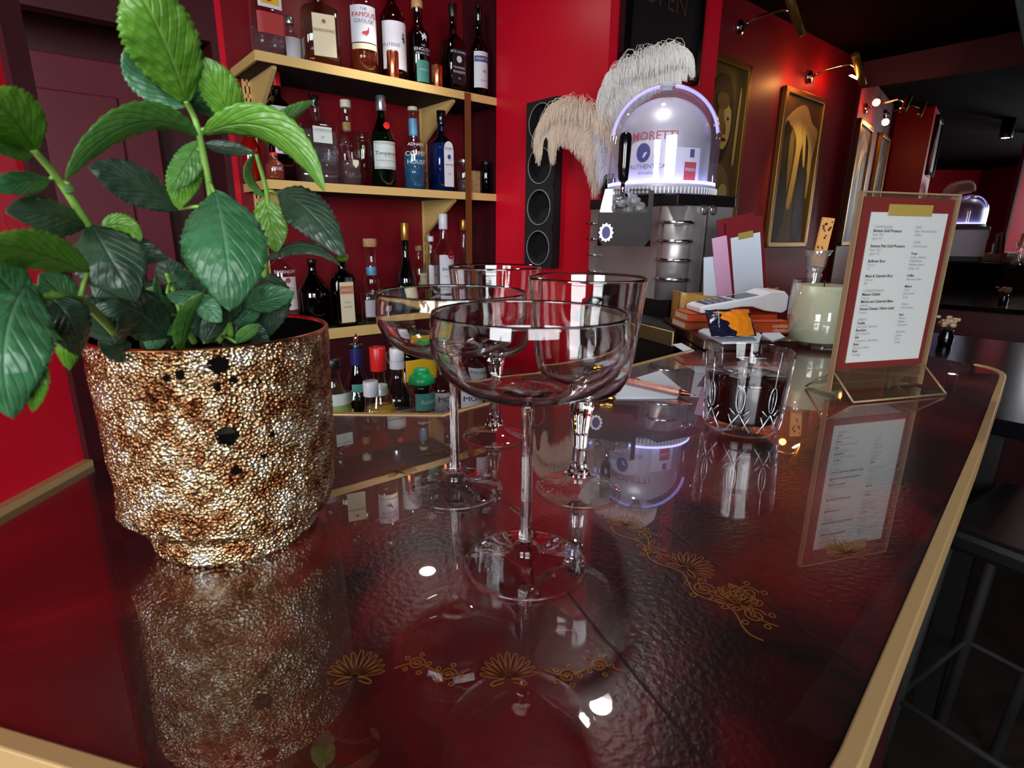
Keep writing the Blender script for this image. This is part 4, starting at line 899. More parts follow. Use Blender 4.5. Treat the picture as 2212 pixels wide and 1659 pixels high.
# ------------------------------------------------------------ downlights above the bar
for (x, y, z), lb in (((.25, 1.22, 1.02), 'round white ceiling spot above the middle of the bar'), ((-.31, 1.83, 1.02), 'round white ceiling spot in front of the shelves')):
    o = thing('ceiling_spot', lb, 'ceiling light', (x, y, CT + z), 0, 'ceiling spots')
    MB().lathe([(.03, .0), (.045, 0), (.047, .01), (.047, .15), (.030, .15)], 32, cap0=False).build('housing', 'black_plastic', o)
    MB().lathe([(.0005, .003), (.030, .003)], 32, cap0=True, cap1=False).build('lens', 'lamp_disc', o)
    spot('spot_beam', (x, y, CT + z - .01), (x, y - .15, 0), 12, (1, .93, .85), 1.5, .03)
for t, off, z in ((2.1, 1.6, 1.12), (1.4, 2.1, 1.12)):
    p = W(t, off, z); point('far_lamp', p, .7, (1, .5, .4), .04)

# ------------------------------------------------------------ steel cabinet and dispenser
cz0 = WZ + .001; CPH = math.radians(27)
K = hz(1441, 692, cz0); K = Vector((K.x, K.y)); cdx = Vector((math.cos(CPH), math.sin(CPH))); cdy = Vector((-math.sin(CPH), math.cos(CPH)))
cb = thing('steel_cabinet', 'brushed steel counter cabinet with drawer handles under the lit dome', 'cabinet', (K.x, K.y, CT + cz0), CPH)
def onx(px, py, oy=0.): p = vpl(px, py, K + cdy * oy, cdy); return (Vector((p.x, p.y)) - K).dot(cdx), p.z - cz0
def ony(px, py, ox=0.): p = vpl(px, py, K + cdx * ox, cdx); return (Vector((p.x, p.y)) - K).dot(cdy), p.z - cz0
ctop = onx(1445, 416)[1]; xR = onx(1578, 500)[0]; yL = ony(1275, 500)[0]; zpl = .045
MB().box((.03, 0, zpl), (xR, yL, ctop - .026)).box((0, .03, zpl), (.03, yL, ctop - .026)).build('body', 'steel', cb)
MB().box((-.004, -.004, ctop - .026), (xR + .004, yL + .004, ctop)).build('top_slab', 'black_plastic', cb, bevel=.003)
MB().box((.02, .02, 0), (xR - .02, yL - .02, zpl)).build('plinth', 'black_plastic', cb)
mb = MB(); R = []; cr_ = .040
for z in (zpl + .002, ctop - .028): R.append([(cr_ * .9 + cr_ * math.cos(a), cr_ * .9 + cr_ * math.sin(a), z) for a in [i * math.pi / 20 for i in range(40)]])
mb.rings(R); mb.build('drawer_column', 'steel', cb)
ca = math.atan2(-K.y, -K.x) - CPH; cx_, cy_ = cr_ * .9, cr_ * .9
for zz in (480, 521, 562, 604):
    z = onx(1445, zz)[1]
    mb = MB(); pts = []
    for k in range(11):
        a_ = ca - .85 + 1.70 * k / 10; rr_ = cr_ + (.017 if 0 < k < 10 else 0); pts.append((cx_ + rr_ * math.cos(a_), cy_ + rr_ * math.sin(a_), z))
    mb.tube(pts, .0042, 8); mb.build('drawer_handle', 'chrome', cb)
    y_ = ony(1284, zz)[0]; MB().tube([(0, y_ + .016, z), (-.014, y_ + .014, z), (-.014, y_ - .014, z), (0, y_ - .016, z)], .0032, 8).build('drawer_handle', 'chrome', cb)
ts = onx(1523, 500)[0]; zr = onx(1515, 453)[1]
MB().box((ts - .001, -.003, zpl + .01), (ts + .001, 0, ctop - .03)).build('door_seam', 'black_plastic', cb)
for s_ in (-1, 1):
    MB().tube([(ts + s_ * .014 + .007 * math.cos(a), -.006, zr + .010 * math.sin(a)) for a in [k * math.pi / 10 for k in range(21)]], .0018, 6).build('ring_pull', 'chrome', cb)
# dispenser
zt = cz0 + ctop
DC = dep(1428, 380, 1.0); dd_ = Vector((DC.x, DC.y)).normalized(); DD = 1.53; DP = dd_ * DD
r = 113 / 1243 * DD * .955; yawD = math.atan2(dd_.y, dd_.x) - math.pi / 2
dp = thing('drinks_dispenser', 'glowing violet domed drinks dispenser with black tap handle on the steel cabinet', 'drinks dispenser', (DP.x, DP.y, CT + zt + .0005), yawD)
zD = vpl(1432, 184, DP, dd_).z
hd = zD - zt; cyl = max(.05, hd - r * .98)
dom = [(r, .03)] + [(r, .03 + (cyl - .03) * i / 4) for i in range(1, 5)] + [(r * math.cos(a), cyl + (hd - cyl) * math.sin(a)) for a in [math.pi / 2 * i / 16 for i in range(1, 16)]] + [(.001, hd)]
MB().lathe(dom, 64, cap0=False).build('dome', 'dome_plastic', dp)
k = .84
core_ = [(r * k, .03)] + [(r * k, .03 + (cyl - .03) * i / 4) for i in range(1, 5)] + [(r * k * math.cos(a), cyl + r * k * .9 * math.sin(a)) for a in [math.pi / 2 * i / 16 for i in range(1, 16)]] + [(.001, cyl + r * k * .9)]
MB().lathe(core_, 64, cap0=False).build('inner_shell', 'dome_core', dp)
MB().lathe([(r * .98, .0), (r * 1.02, .002), (r * 1.02, .014), (r * .98, .024)], 64).build('base_ring', 'grey_plastic', dp)
mb = MB()
for i in range(90):
    a = 2 * math.pi * i / 90; mb.box((-.0012, -.001, .002), (.0012, .002, .016), 0, Matrix.Rotation(a, 4, 'Z') @ Matrix.Translation((0, -r * 1.023, 0)))
kn = mb.build('knurling', 'white_plastic', dp)
MB().lathe([(r * .86, .0245), (r * .985, .0245), (r * .985, .030), (r * .86, .030)], 64).build('light_ring', 'led_violet', dp)
mb = MB(); arc = [(r * .93 * math.cos(a), -.03, cyl + (hd - cyl) * .93 * math.sin(a)) for a in [math.pi * (.04 + .92 * i / 40) for i in range(41)]]
mb.tube(arc[:19], .004, 6); mb.tube(arc[22:], .004, 6); mb.build('light_arch', 'led_soft', dp)
MB().box((-.010, -.045, hd - .022), (.010, .0, hd - .004)).build('top_clamp', 'grey_plastic', dp)
f = lambda x, z, e=.001: ((r * k + e) * math.sin(x / (r * k)), -(r * k + e) * math.cos(x / (r * k)), z)
s9 = r / .148
mb = MB(); patch(mb, f, -.085, -.002, .03, .135 * s9, 0, .0012, 12, .02); patch(mb, f, .03, .095, .03, .115 * s9, 0, .0012, 8); patch(mb, f, .052, .084, .032, .072, 1, .0018, 6); patch(mb, f, .064, .076, .082, .100, 2, .0018, 4)
for t_, m_, cx, cz_, sz in (('MORETTI', 1, -.022, .128, .026), ('AUTHENTICA', 3, -.035, .062, .014), ('birra italiana', 3, -.035, .048, .008), ('FRESH', 4, .068, .055, .010)): txt(mb, t_, sz, lambda x, z: f(x, z, .0024), m_, (cx, cz_), .004)
disc(mb, f, -.045, .093, .017, .021, 2, .0018)
mb.build('dome_label', ['label_white', 'label_red', 'label_blue', 'ink_grey', 'ink_pale'], dp)
TD = 1.25; TP = dd_ * TD
def ont(px, py, dy=0.):
    p = vpl(px, py, dd_ * (TD + dy), dd_); lx = Vector((dd_.y, -dd_.x)); return (Vector((p.x, p.y))).dot(lx), p.z - zt
hx = ont(1349, 340)[0]; hz0, hz1 = ont(1349, 395)[1], ont(1349, 286)[1]; yy = TD - DD
q9 = ont(1363, 340)[0] - ont(1349, 340)[0]
MB().lathe([(.005, hz0), (q9 * .75, hz0 + .006), (q9 * .95, hz0 + .03), (q9, hz0 + .07), (q9, hz1 - .010), (q9 * .8, hz1 - .003), (.004, hz1)], 24, (hx, yy)).build('tap_handle', 'black_gloss', dp)
MB().tube([(hx, yy, hz0 + .004), (hx, yy, hz0 - .014), (hx, yy + .008, hz0 - .032)], [.004, .005, .007], 12).tube([(hx, yy + .008, hz0 - .028), (hx + .01, yy + .12, hz0 - .02)], .008, 12).tube([(hx, yy + .008, hz0 - .03), (hx - .02, yy - .004, hz0 - .038), (hx - .024, yy - .008, hz0 - .052)], .005, 10).build('tap_spout', 'chrome', dp)
tx0, tx1 = ont(1294, 470)[0], ont(1409, 470)[0]; tz0, tz1, tzm = [ont(1350, y_)[1] for y_ in (532, 410, 460)]
y0, y1 = yy - .02, yy + .045
def cham(z, c): return [(tx0 + c, y0, z), (tx1 - c, y0, z), (tx1 - .0, y0 + .010, z), (tx1, y1, z), (tx0, y1, z), (tx0, y0 + .010, z)]
MB().rings([cham(tz0, .012), [(a, b, tz0 + .015) for a, b, c in cham(0, .002)], [(a, b, tzm) for a, b, c in cham(0, .002)]], sm=False).build('tank_base', 'dark_brown', dp)
MB().rings([[(a, b, tzm) for a, b, c in cham(0, .002)], [(a + (.010 if a < (tx0 + tx1) / 2 else -.005), b, tz1) for a, b, c in cham(0, .002)]], sm=False).build('tank_window', 'clear_glass', dp)
MB().box((tx1 - .010, y0 - .001, tz0 + .012), (tx1, y1, tz1 - .004)).build('tank_side', 'black_gloss', dp)
mb = MB(); ri = random.Random(5)
for i in range(16):
    mb.box((-.008,) * 3, (.008,) * 3, 0, Matrix.Translation((ri.uniform(tx0 + .02, tx1 - .02), ri.uniform(y0 + .012, y1 - .012), tzm + .006 + ri.uniform(-.012, .024))) @ Matrix.Rotation(ri.uniform(0, 3), 4, 'Z') @ Matrix.Rotation(ri.uniform(0, 3), 4, 'X'))
mb.build('ice', 'ice', dp, bevel=.0015)
bx, bz = ont(1311, 503); mb = MB()
mb.add([(bx + (.014 + .0016 * math.cos(a * 12)) * math.cos(a), y0 - .0015, bz + (.018 + .0016 * math.cos(a * 12)) * math.sin(a)) for a in [i * math.pi / 48 for i in range(96)]], [tuple(range(96))], 0)
mb.add([(bx + .009 * math.cos(a), y0 - .002, bz + .013 * math.sin(a)) for a in [i * math.pi / 12 for i in range(24)]], [tuple(range(24))], 1)
mb.build('badge', ['silver_cap', 'label_blue'], dp)

# ------------------------------------------------------------ ostrich plumes
def plume(label, ctrl, n, ln, mat, base_z):
    pts = [dep(*c) for c in ctrl]; P_ = []
    for i in range(len(pts) - 1):
        a = pts[max(i - 1, 0)]; b = pts[i]; c = pts[i + 1]; d = pts[min(i + 2, len(pts) - 1)]
        for k in range(12):
            t = k / 12; P_.append(.5 * ((2 * b) + (c - a) * t + (2 * a - 5 * b + 4 * c - d) * t * t + (3 * b - a - 3 * c + d) * t ** 3))
    P_.append(pts[-1]); o0 = P_[0].copy()
    th = thing('ostrich_plume', label, 'feather', (o0.x, o0.y, o0.z + CT), 0, 'ostrich plumes')
    MB().tube([p - o0 for p in P_], [.0022 * (1 - .7 * i / len(P_)) for i in range(len(P_))], 6).build('quill', mat, th)
    mb = MB(); rr_ = random.Random(len(ctrl) * 31 + n)
    for k in range(n):
        u = .06 + .94 * (k + rr_.random()) / n; fi = u * (len(P_) - 1); i = min(int(fi), len(P_) - 2); p = P_[i].lerp(P_[i + 1], fi - i); t = (P_[i + 1] - P_[i]).normalized()
        side = rr_.choice((-1, 1)); view = (Vector((0, 0, EYE)) - p).normalized(); sd = t.cross(view).normalized() * side
        sd = (sd + view * rr_.uniform(-.6, .6) + t * rr_.uniform(.5, 1.3)).normalized(); L_ = ln(u) * rr_.uniform(.7, 1.1); q = [p]; dv = sd.copy(); cur = p
        for s_ in range(6):
            dv = (dv + Vector((rr_.uniform(-.12, .12), rr_.uniform(-.12, .12), -.20 * (s_ + 1) - .08 + rr_.uniform(-.1, .1)))).normalized(); cur = cur + dv * L_ / 6; q.append(cur)
        w = .00062; vs = []
        for j, c in enumerate(q):
            tv = (q[min(j + 1, 6)] - q[max(j - 1, 0)]).normalized(); b = tv.cross(view).normalized() * w * (1 - .55 * j / 6); vs += [c - b - o0, c + b - o0]
        mb.add(vs, [(2 * j, 2 * j + 1, 2 * j + 3, 2 * j + 2) for j in range(6)])
    mb.build('barbs', mat, th)
dF = 1.68
plume('tall white ostrich plume arching right above the lit dome', [(1322, 400, dF), (1318, 330, dF), (1320, 250, dF), (1342, 180, dF), (1382, 140, dF), (1430, 118, dF - .02), (1466, 116, dF - .03), (1486, 140, dF - .04)], 6500,
      lambda u: .055 + .03 * math.sin(u * math.pi) - .02 * (u > .9), 'feather', 0)
plume('cream ostrich plume drooping to the left of the lit dome', [(1318, 410, dF + .03), (1312, 350, dF + .02), (1295, 290, dF), (1255, 245, dF), (1215, 235, dF), (1185, 262, dF), (1180, 295, dF)], 5200,
      lambda u: .075 + .02 * math.sin(u * math.pi), 'feather_cream', 0)
plume('short white ostrich plume bending between the other two plumes', [(1320, 410, dF + .02), (1314, 340, dF + .02), (1310, 260, dF + .01), (1318, 200, dF), (1332, 165, dF)], 2600, lambda u: .05, 'feather', 0)
vb = dep(1320, 405, dF); zv = zt
o = MB().lathe([(.02, 0), (.028, .004), (.03, .03), (.018, .05), (.016, .058)], 24).build('feather_vase', 'black_gloss', None, (vb.x, vb.y, CT + zt + .001)); tag(o, 'small black vase holding the ostrich plumes on the cabinet', 'vase')

# ------------------------------------------------------------ things on the bar, right
lg = thing('wood_ledge', 'raised dark wooden tray board at the far end of the bar', 'board', (.357, 1.022, CT + .001))
MB().prism([(0, 0), (.178, 0), (.178, .14), (.28, .14), (.28, .288), (0, .288)], 0, .020).build('board', 'dark_wood', lg, bevel=.003)
LZ = .0212
def lp(px, py, z=LZ): p = hz(px, py, z); return (p.x, p.y, CT + z)
# orange books
b1 = lp(1500, 700); byaw = .02
def book(name, loc, rz, w, d, h, cm, label, grp, sp=None):
    o = thing(name, label, 'book', loc, rz, grp)
    mb = MB().box((0, 0, 0), (w, d, .002)).box((0, 0, h - .002), (w, d, h)).box((0, 0, 0), (w, .002, h)); mb.build('cover', cm, o)
    MB().box((.002, .002, .002), (w - .003, d - .003, h - .002)).build('pages', 'cream_paper', o)
    if sp:
        mb = MB()
        for i, s in enumerate(sp): txt(mb, s, .011, lambda x, z: (x, -.0006, z), 0, (w * .78, h * (.68 - .36 * i)), .01)
        mb.build('spine_lettering', 'cream_paper', o)
    return o
p = lp(1480, 713); yb = math.radians(5)
book('book', p, yb, .195, .082, .016, 'orange_book_dark', 'lower orange book under the card machine', 'orange books'); q_ = Vector(p) + Vector((.004, .002, .0165))
book('book', q_, yb, .19, .078, .016, 'orange_book', 'upper orange book directly beneath the card machine', 'orange books')
p2 = lp(1690, 700); p2 = (.4, 0, 0) and tuple(Vector(p) + Vector((.125, .0, 0))); book('book', (p[0] + .118, p[1] - .035, CT + LZ) if False else (p[0] + .112, p[1] - .040, p[2]), yb, .085, .032, .024, 'orange_book', 'thick orange book beside the candle jar with pale spine lettering', 'orange books', ('cocktail', 'classics'))
# card machine
cm_z = LZ + .0165 + .0165
pm = hz(1505, 672, cm_z + .004); CS = 1.25; cmn = thing('card_machine', 'white card payment terminal resting on the orange books', 'card machine', (pm.x + .004, p[1] + .006, CT + cm_z + .0006), math.radians(6))
cmn.scale = (CS, 1.1, 1.1)
prof = [(0, .000), (.0, .010), (.008, .014), (.10, .032), (.118, .040), (.142, .041), (.150, .032), (.150, .006), (.142, .000), (.112, .004), (.09, .012), (.07, .012), (.012, .0)]
mb = MB(); ww = .066
mb.rings([[(x, 0, z) for x, z in prof], [(x, ww, z) for x, z in prof]], sm=False); mb.build('shell', 'white_plastic', cmn, bevel=.0025)
sl = (.032 - .014) / .092
mb = MB(); tz = lambda x: .014 + (x - .008) * sl
for a, b, m_ in ((.012, .058, 0), (.064, .104, 0)): mb.add([(a, .008, tz(a) + .0005), (b, .008, tz(b) + .0005), (b, ww - .008, tz(b) + .0005), (a, ww - .008, tz(a) + .0005)], [(0, 1, 2, 3)])
mb.build('screen', 'black_gloss', cmn)
kb = MB()
for i in range(4):
    for j in range(3): x = .016 + i * .011; y = .012 + j * .015; kb.box((x, y, tz(x) + .0006), (x + .008, y + .011, tz(x) + .003))
kb.build('keypad', 'grey_plastic', cmn)
# tan menu box with menus
mbx = lp(1478, 662); mx = thing('menu_box', 'curved tan wooden box holding menus behind the card machine', 'box', (0, 0, 0), 0)
A_ = hz(1470, 690, LZ); B_ = hz(1680, 690, LZ)
A_ = vpl(1470, 640, (0, 1.235), (0, 1)).xy; B_ = vpl(1680, 640, (0, 1.265), (0, 1)).xy; di = (B_ - A_).normalized(); ni = Vector((di.y, -di.x))
mx.location = (A_.x, A_.y, CT + LZ + .0003); mx.rotation_euler = (0, 0, math.atan2(di.y, di.x)); Lb = (B_ - A_).length
mb = MB(); R = []
for i in range(17):
    u = i / 16; x = Lb * u; y = -.018 * math.sin(u * math.pi); h = .066 - .014 * math.sin(u * math.pi) + .01 * u
    R.append([(x, y, 0), (x, y, h), (x, y + .006, h), (x, y + .006, 0)])
mb.rings(R); mb.box((0, 0, 0), (.006, .045, .066)); mb.box((Lb - .006, 0, 0), (Lb, .045, .072)); mb.box((0, .040, 0), (Lb, .045, .06)); mb.box((0, 0, 0), (Lb, .045, .004)); mb.build('box_body', 'tan_wood', mx)
mb = MB()
for ox in (.03, .075): mb.tube([(ox, -.012, .006), (ox + .004, -.013, .02), (ox - .003, -.014, .032), (ox + .005, -.014, .044)], [.005, .003, .004, .003], 6)
mb.build('carved_figure', 'cream_paper', mx)
def card(name, label, px0, py0, px1, py1, w, tilt, mats, off_y, group, clip=False, lines=0, lean=.0):
    # an upright card: bottom centre at given pixel, height to py1
    y = A_ + di * 0; pl_ = A_ - ni * off_y
    a = vpl(px0, py0, pl_, ni); b = vpl(px1, py1, pl_, ni); h = (b - a).length; o = thing(name, label, 'menu card', (a.x, a.y, CT + max(a.z, LZ + .006)), math.atan2(di.y, di.x) + lean, group)
    MB().box((-w / 2, -.001, 0), (w / 2, .001, h)).build('card', mats[0], o, None, (0, tilt, 0))
    if len(mats) > 1:
        MB().box((-w / 2 + .008, -.0018, .0), (w / 2 - .008, -.001, h * .80)).build('sheet', mats[1], o, None, (0, tilt, 0))
    if clip: MB().box((-w / 5, -.004, h * .76), (w / 5, -.0015, h * .84)).build('clip', 'gold_tape', o, None, (0, tilt, 0))
    return o
card('menu_card', 'maroon menu board with white sheet and gold clip in the tan box', 1618, 640, 1590, 478, .085, -.20, ('maroon_card', 'white_paper'), .018, 'menus in the tan box', True)
card('menu_card', 'maroon menu board just behind the clipped white sheet', 1600, 640, 1570, 472, .085, -.20, ('maroon_card',), .028, 'menus in the tan box')
card('menu_card', 'pink card leaning left in the tan box', 1566, 640, 1542, 515, .034, -.22, ('pink_card',), .014, 'menus in the tan box')
card('menu_card', 'white card at the left of the tan box', 1540, 640, 1530, 556, .045, -.1, ('white_paper',), .020, 'menus in the tan box')
card('menu_card', 'dark green card behind the pink card', 1575, 640, 1555, 495, .04, -.12, ('green_card',), .036, 'menus in the tan box')
# snack packet and napkins
def slab(name, label, cat, pts, z0, z1, mat, grp=None, bump_=0):
    c = sum((Vector(p) for p in pts), Vector((0, 0))) / len(pts); o = MB().prism([(p[0] - c.x, p[1] - c.y) for p in pts], z0 - z0, z1 - z0).build(name, mat, None, (c.x, c.y, CT + z0)); tag(o, label, cat, grp); return o
P2 = lambda px, py, z=0: tuple(hz(px, py, z).xy)
slab('napkin', 'white paper napkin pile under the snack packet', 'napkin', [P2(1508, 716, .0225), P2(1540, 704, .0225), P2(1650, 712, .0225), P2(1640, 740, .0225), P2(1560, 742, .0225)], .0213, .0245, 'white_paper', 'paper napkins')
slab('napkin', 'crumpled white napkin beside the candle jar', 'napkin', [P2(1640, 722, .0225), P2(1668, 706, .0225), P2(1695, 730, .0225), P2(1670, 738, .0225)], .0213, .0245, 'white_paper', 'paper napkins')
c0 = hz(1585, 728, .03)
sn = thing('snack_packet', 'dark foil snack packet with orange window leaning on the books', 'snack packet', (c0.x, c0.y, CT + .0262), math.radians(12)); sn.rotation_euler = (math.radians(42), 0, math.radians(8))
mb = MB(); R = []; nx, ny = 48, 40; vs = []
for s_ in (-1, 1):
    for i in range(nx + 1):
        for j in range(ny + 1):
            u, v = i / nx, j / ny; th_ = .009 * (math.sin(math.pi * u) ** .5) * (math.sin(math.pi * v) ** .5) + .0006; n_z = .002 * noise.noise(Vector((u * 6, v * 6, s_)))
            vs.append(((u - .5) * .088 + .006 * (v - .5), v * .062, .009 + s_ * th_ + n_z))
fs = []; o_ = (nx + 1) * (ny + 1)
mats_i = []
for s_ in (0, 1):
    for i in range(nx):
        for j in range(ny):
            a = s_ * o_ + i * (ny + 1) + j; f_ = (a, a + ny + 1, a + ny + 2, a + 1); f_ = f_ if s_ else f_[::-1]
            mb.add([vs[q] for q in f_], [(0, 1, 2, 3)], 1 if (s_ == 1 and i + .5 * j > 25 + 2.5 * math.sin(j * .5) and i < 45 and j < 34) else (2 if (s_ == 1 and i > 26 and j >= 34) else 0), True)
mb.build('packet', ['snack_foil', 'snack_orange', 'label_orange'], sn)
mb = MB(); txt(mb, 'CRISPS', .012, lambda x, z: (-.028 + x * .3 - z * .0, .030 + z + x, .0205), 0, (0, 0), .01); mb.build('lettering', 'white_paper', sn)
# candle jar
cj = hz(1765, 742); cj = Vector((.600, 1.095)); cd = thing('candle_jar', 'large clear glass jar of pale cream wax behind the menu holder', 'candle', (.606, 1.105, CT + .001) if False else (.600, 1.085, CT + .001))
zj = vpl(1760, 605, (.600, 1.085), (.5, 1)).z; rj = .057
MB().lathe([(.0005, 0), (rj - .004, 0), (rj, .004), (rj, zj), (rj - .0022, zj), (rj - .0024, .006), (.0005, .006)], 56).build('glass_jar', 'clear_glass', cd)
MB().lathe([(.0005, .012), (rj - .004, .012), (rj - .003, .014), (rj - .003, zj - .010), (.0005, zj - .013)], 56).build('wax', 'wax', cd)
MB().tube([(0, 0, zj - .014), (0, .001, zj - .002)], .0012, 6).build('wick', 'black_matte', cd)
# glass candle stick behind with patterned stirrer
ps = vpl(1752, 640, (.66, 1.24), (.5, 1)); zc = vpl(1752, 540, (ps.x, ps.y), (.5, 1)).z; gs = thing('glass_candlestick', 'flared cut glass candlestick behind the cream candle jar', 'candlestick', (ps.x, ps.y, CT + .0005 + LZ * 0))
h = zc; MB().lathe([(.0005, 0), (.036, 0), (.038, .004), (.030, .012), (.012, h * .3), (.009, h * .5), (.016, h - .052), (.013, h - .046), (.020, h - .034), (.021, h - .015), (.030, h - .001), (.0285, h), (.0195, h - .014), (.018, h - .03), (.0005, h - .036)], 10).build('candlestick', 'pressed_glass', gs)
hz_ = vpl(1757, 470, (ps.x, ps.y), (.5, 1)).z
st = thing('patterned_tube', 'giraffe print paper tube standing in the glass candlestick', 'paper tube', (ps.x + .003, ps.y, CT + h - .034)); mb = MB(); hh = hz_ - h + .034; wq = .0125
mb.box((-wq, -.003, 0), (wq, .003, hh))
rs = random.Random(2)
for i in range(16):
    cx, cz_ = rs.uniform(-.0095, .0095), rs.uniform(.02, hh - .004); s_ = rs.uniform(.002, .0034); mb.add([(cx + s_ * math.cos(a) * rs.uniform(.7, 1.1), -.0033, cz_ + s_ * math.sin(a)) for a in [k * 1.047 for k in range(6)]], [tuple(range(6))], 1)
mb.build('tube', ['giraffe', 'giraffe_spot'], st, None, (0, math.radians(5), 0))

# menu holder
L0 = Vector((.4315, .7285)); R0 = Vector((.5855, .7735)); mdir = (R0 - L0).normalized(); mn = Vector((mdir.y, -mdir.x)); Wm = (R0 - L0).length
mh = thing('menu_holder', 'clear acrylic menu stand holding a drinks list on maroon card', 'menu stand', (L0.x, L0.y, CT + .0006), math.atan2(mdir.y, mdir.x)); H0, H1 = .036, .262
x1 = Wm
mb = MB()
for y in (-.0035, .0022): mb.box((0, y, .006), (x1, y + .0013, H1))
mb.build('acrylic_panel', 'acrylic', mh)
mb = MB().box((-.002, -.0036, .006), (0, .0036, H1)).box((x1, -.0036, .006), (x1 + .002, .0036, H1)).box((-.002, -.0036, H1), (x1 + .002, .0036, H1 + .002)); mb.build('acrylic_edge', 'acrylic_edge', mh)
foot = MB().box((0, -.040, 0), (x1, .040, .003)); foot.build('foot_plate', 'acrylic', mh)
mb = MB()
for s_ in (-1, 1):
    mb.tube([(0, s_ * .040, .002), (0, 0, .036)], .0014, 4); mb.tube([(x1, s_ * .040, .002), (x1, 0, .036)], .0014, 4); mb.tube([(0, s_ * .040, .002), (x1, s_ * .040, .002)], .0016, 4)
mb.build('foot_edge', 'acrylic_edge', mh)
mb = MB()
for s_ in (-1, 1): mb.add([(0, s_ * .040, .003), (x1, s_ * .040, .003), (x1, s_ * .003, .036), (0, s_ * .003, .036)], [(0, 1, 2, 3)])
mb.build('foot_panel', 'acrylic', mh)
md = thing('drinks_menu', 'printed white drinks list clipped to maroon card inside the acrylic stand', 'menu', (L0.x, L0.y, CT), math.atan2(mdir.y, mdir.x))
MB().box((.005, -.0008, H0), (x1 - .004, .0010, H1 - .004)).build('backing_card', 'maroon_card', md)
px0, px1_, pz0, pz1 = .0185, x1 - .013, .045, .240
MB().box((px0, -.0016, pz0), (px1_, -.0009, pz1)).build('sheet', 'white_paper', md)
MB().box((.045, -.0026, .236), (.118, -.0017, .250)).build('gold_tape', 'gold_tape', md)
mb = MB(); colL = [('CHAMPAGNE', 1, 0), ('Bottega Gold Prosecco', 0, 1), ('Italy 75cl', 1, 0), ('glass 9.5', 1, 0), ('', 0, 0), ('Bottega Pink Gold Prosecco', 0, 1), ('Italy 75cl', 1, 0), ('glass 9.5', 1, 0), ('', 0, 0), ('Bollinger Brut', 0, 1), ('France', 1, 0), ('75', 1, 0), ('', 0, 0), ('Moet & Chandon Brut', 0, 1), ('France', 1, 0), ('80', 1, 0), ('', 0, 0), ('CHARDONNAY', 1, 0), ('Maison Chablis', 0, 1), ('France', 1, 0), ('Merlot and Cabernet Blanc', 0, 1), ('France', 1, 0), ('House Chateau Yellow Label', 0, 1), ('France', 1, 0), ('', 0, 0), ('SPIRITS', 1, 0), ('Vodka', 0, 1), ('Smirnoff, Absolut', 1, 0), ('Bourbon', 0, 1), ("Jack Daniel's", 1, 0), ('Gin', 0, 1), ('Tanqueray, Bombay', 1, 0), ('Rum', 0, 1), ('Bacardi, Sailor', 1, 0), ('Port', 0, 1), ('Vintage', 1, 0)]
def col_(lst, x, z, dz, sz):
    for s, m_, b_ in lst:
        if s:
            v, f_ = text_geo(s, sz, .02 * b_); x0_ = min(a[0] for a in v); mb.add([(x + a[0] - x0_, -.0019, z + a[1]) for a in v], f_, m_)
        z -= dz
col_(colL, px0 + .008, pz1 - .018, .00475, .0050)
colR = [('BEER', 1, 0), ('Birra Moretti bottle', 1, 0), ('330ml', 1, 0), ('', 0, 0), ('CIDER', 1, 0), ('Orchard pear', 1, 0), ('', 0, 0), ('Tonic', 0, 1), ('Indian, slimline', 1, 0), ('Elderflower', 1, 0), ('Mediterranean', 1, 0), ('Ginger ale', 1, 0), ('', 0, 0), ('Coffee', 0, 1), ('Espresso, latte', 1, 0), ('', 0, 0), ('Mixers', 0, 1), ('Cola', 1, 0), ('Lemonade', 1, 0), ('Soda', 1, 0), ('', 0, 0), ('White', 1, 0), ('Pinot Grigio', 1, 0), ('', 0, 0), ('Red', 0, 1), ('Merlot', 1, 0), ('Malbec', 1, 0), ('Cabernet', 1, 0), ('', 0, 0), ('SNACKS', 1, 0), ('Olives', 1, 0), ('Nuts', 1, 0), ('Crisps', 1, 0)]
col_(colR, px0 + .078, pz1 - .018, .00475, .0046)
mb.build('print', ['ink', 'ink_faint'], md)

# pen, paper, wrapper
slab('note_paper', 'white sheet of notepaper under the glitter pen', 'paper', [P2(1300, 840), P2(1425, 802), P2(1478, 846), P2(1462, 862), P2(1330, 862)], .0005, .0012, 'white_paper', 'loose papers')
slab('note_paper', 'loose white slip poking out below the wooden board', 'paper', [P2(1452, 745, .0), P2(1472, 742, .0), P2(1500, 758, .0), P2(1482, 763, .0)], .0005, .0011, 'white_paper', 'loose papers')
pa, pb = hz(1335, 820, .005), hz(1502, 856, .005); pd = (pb - pa); plen = pd.length; pn = thing('glitter_pen', 'rose gold glitter pen lying across the notepaper', 'pen', (pa.x, pa.y, CT + .0063), math.atan2(pd.y, pd.x))
RX = Matrix.Rotation(math.pi / 2, 4, 'Y')
MB().lathe([(.0042, 0), (.0048, .003), (.0048, plen * .80), (.0044, plen * .82)], 20).xf(RX).build('barrel', 'pen_glitter', pn)
MB().lathe([(.0046, plen * .82), (.0040, plen * .86), (.0012, plen * .96), (.0006, plen)], 20).xf(RX).build('tip', 'rose_gold', pn)
MB().box((.004, -.001, .0048), (.035, .001, .0062)).build('clip', 'rose_gold', pn)
wpx = hz(1308, 862); mb = MB(); mb.lathe([(.002, 0), (.011, .001), (.013, .004), (.008, .008), (.002, .010)], 22, fac=lambda a, z: 1 + .25 * math.sin(a * 5) + .1 * math.sin(a * 11)); o = mb.build('foil_wrapper', 'gold_foil', None, (wpx.x, wpx.y, CT + .0008)); tag(o, 'crumpled gold foil wrapper beside the notepaper', 'wrapper')

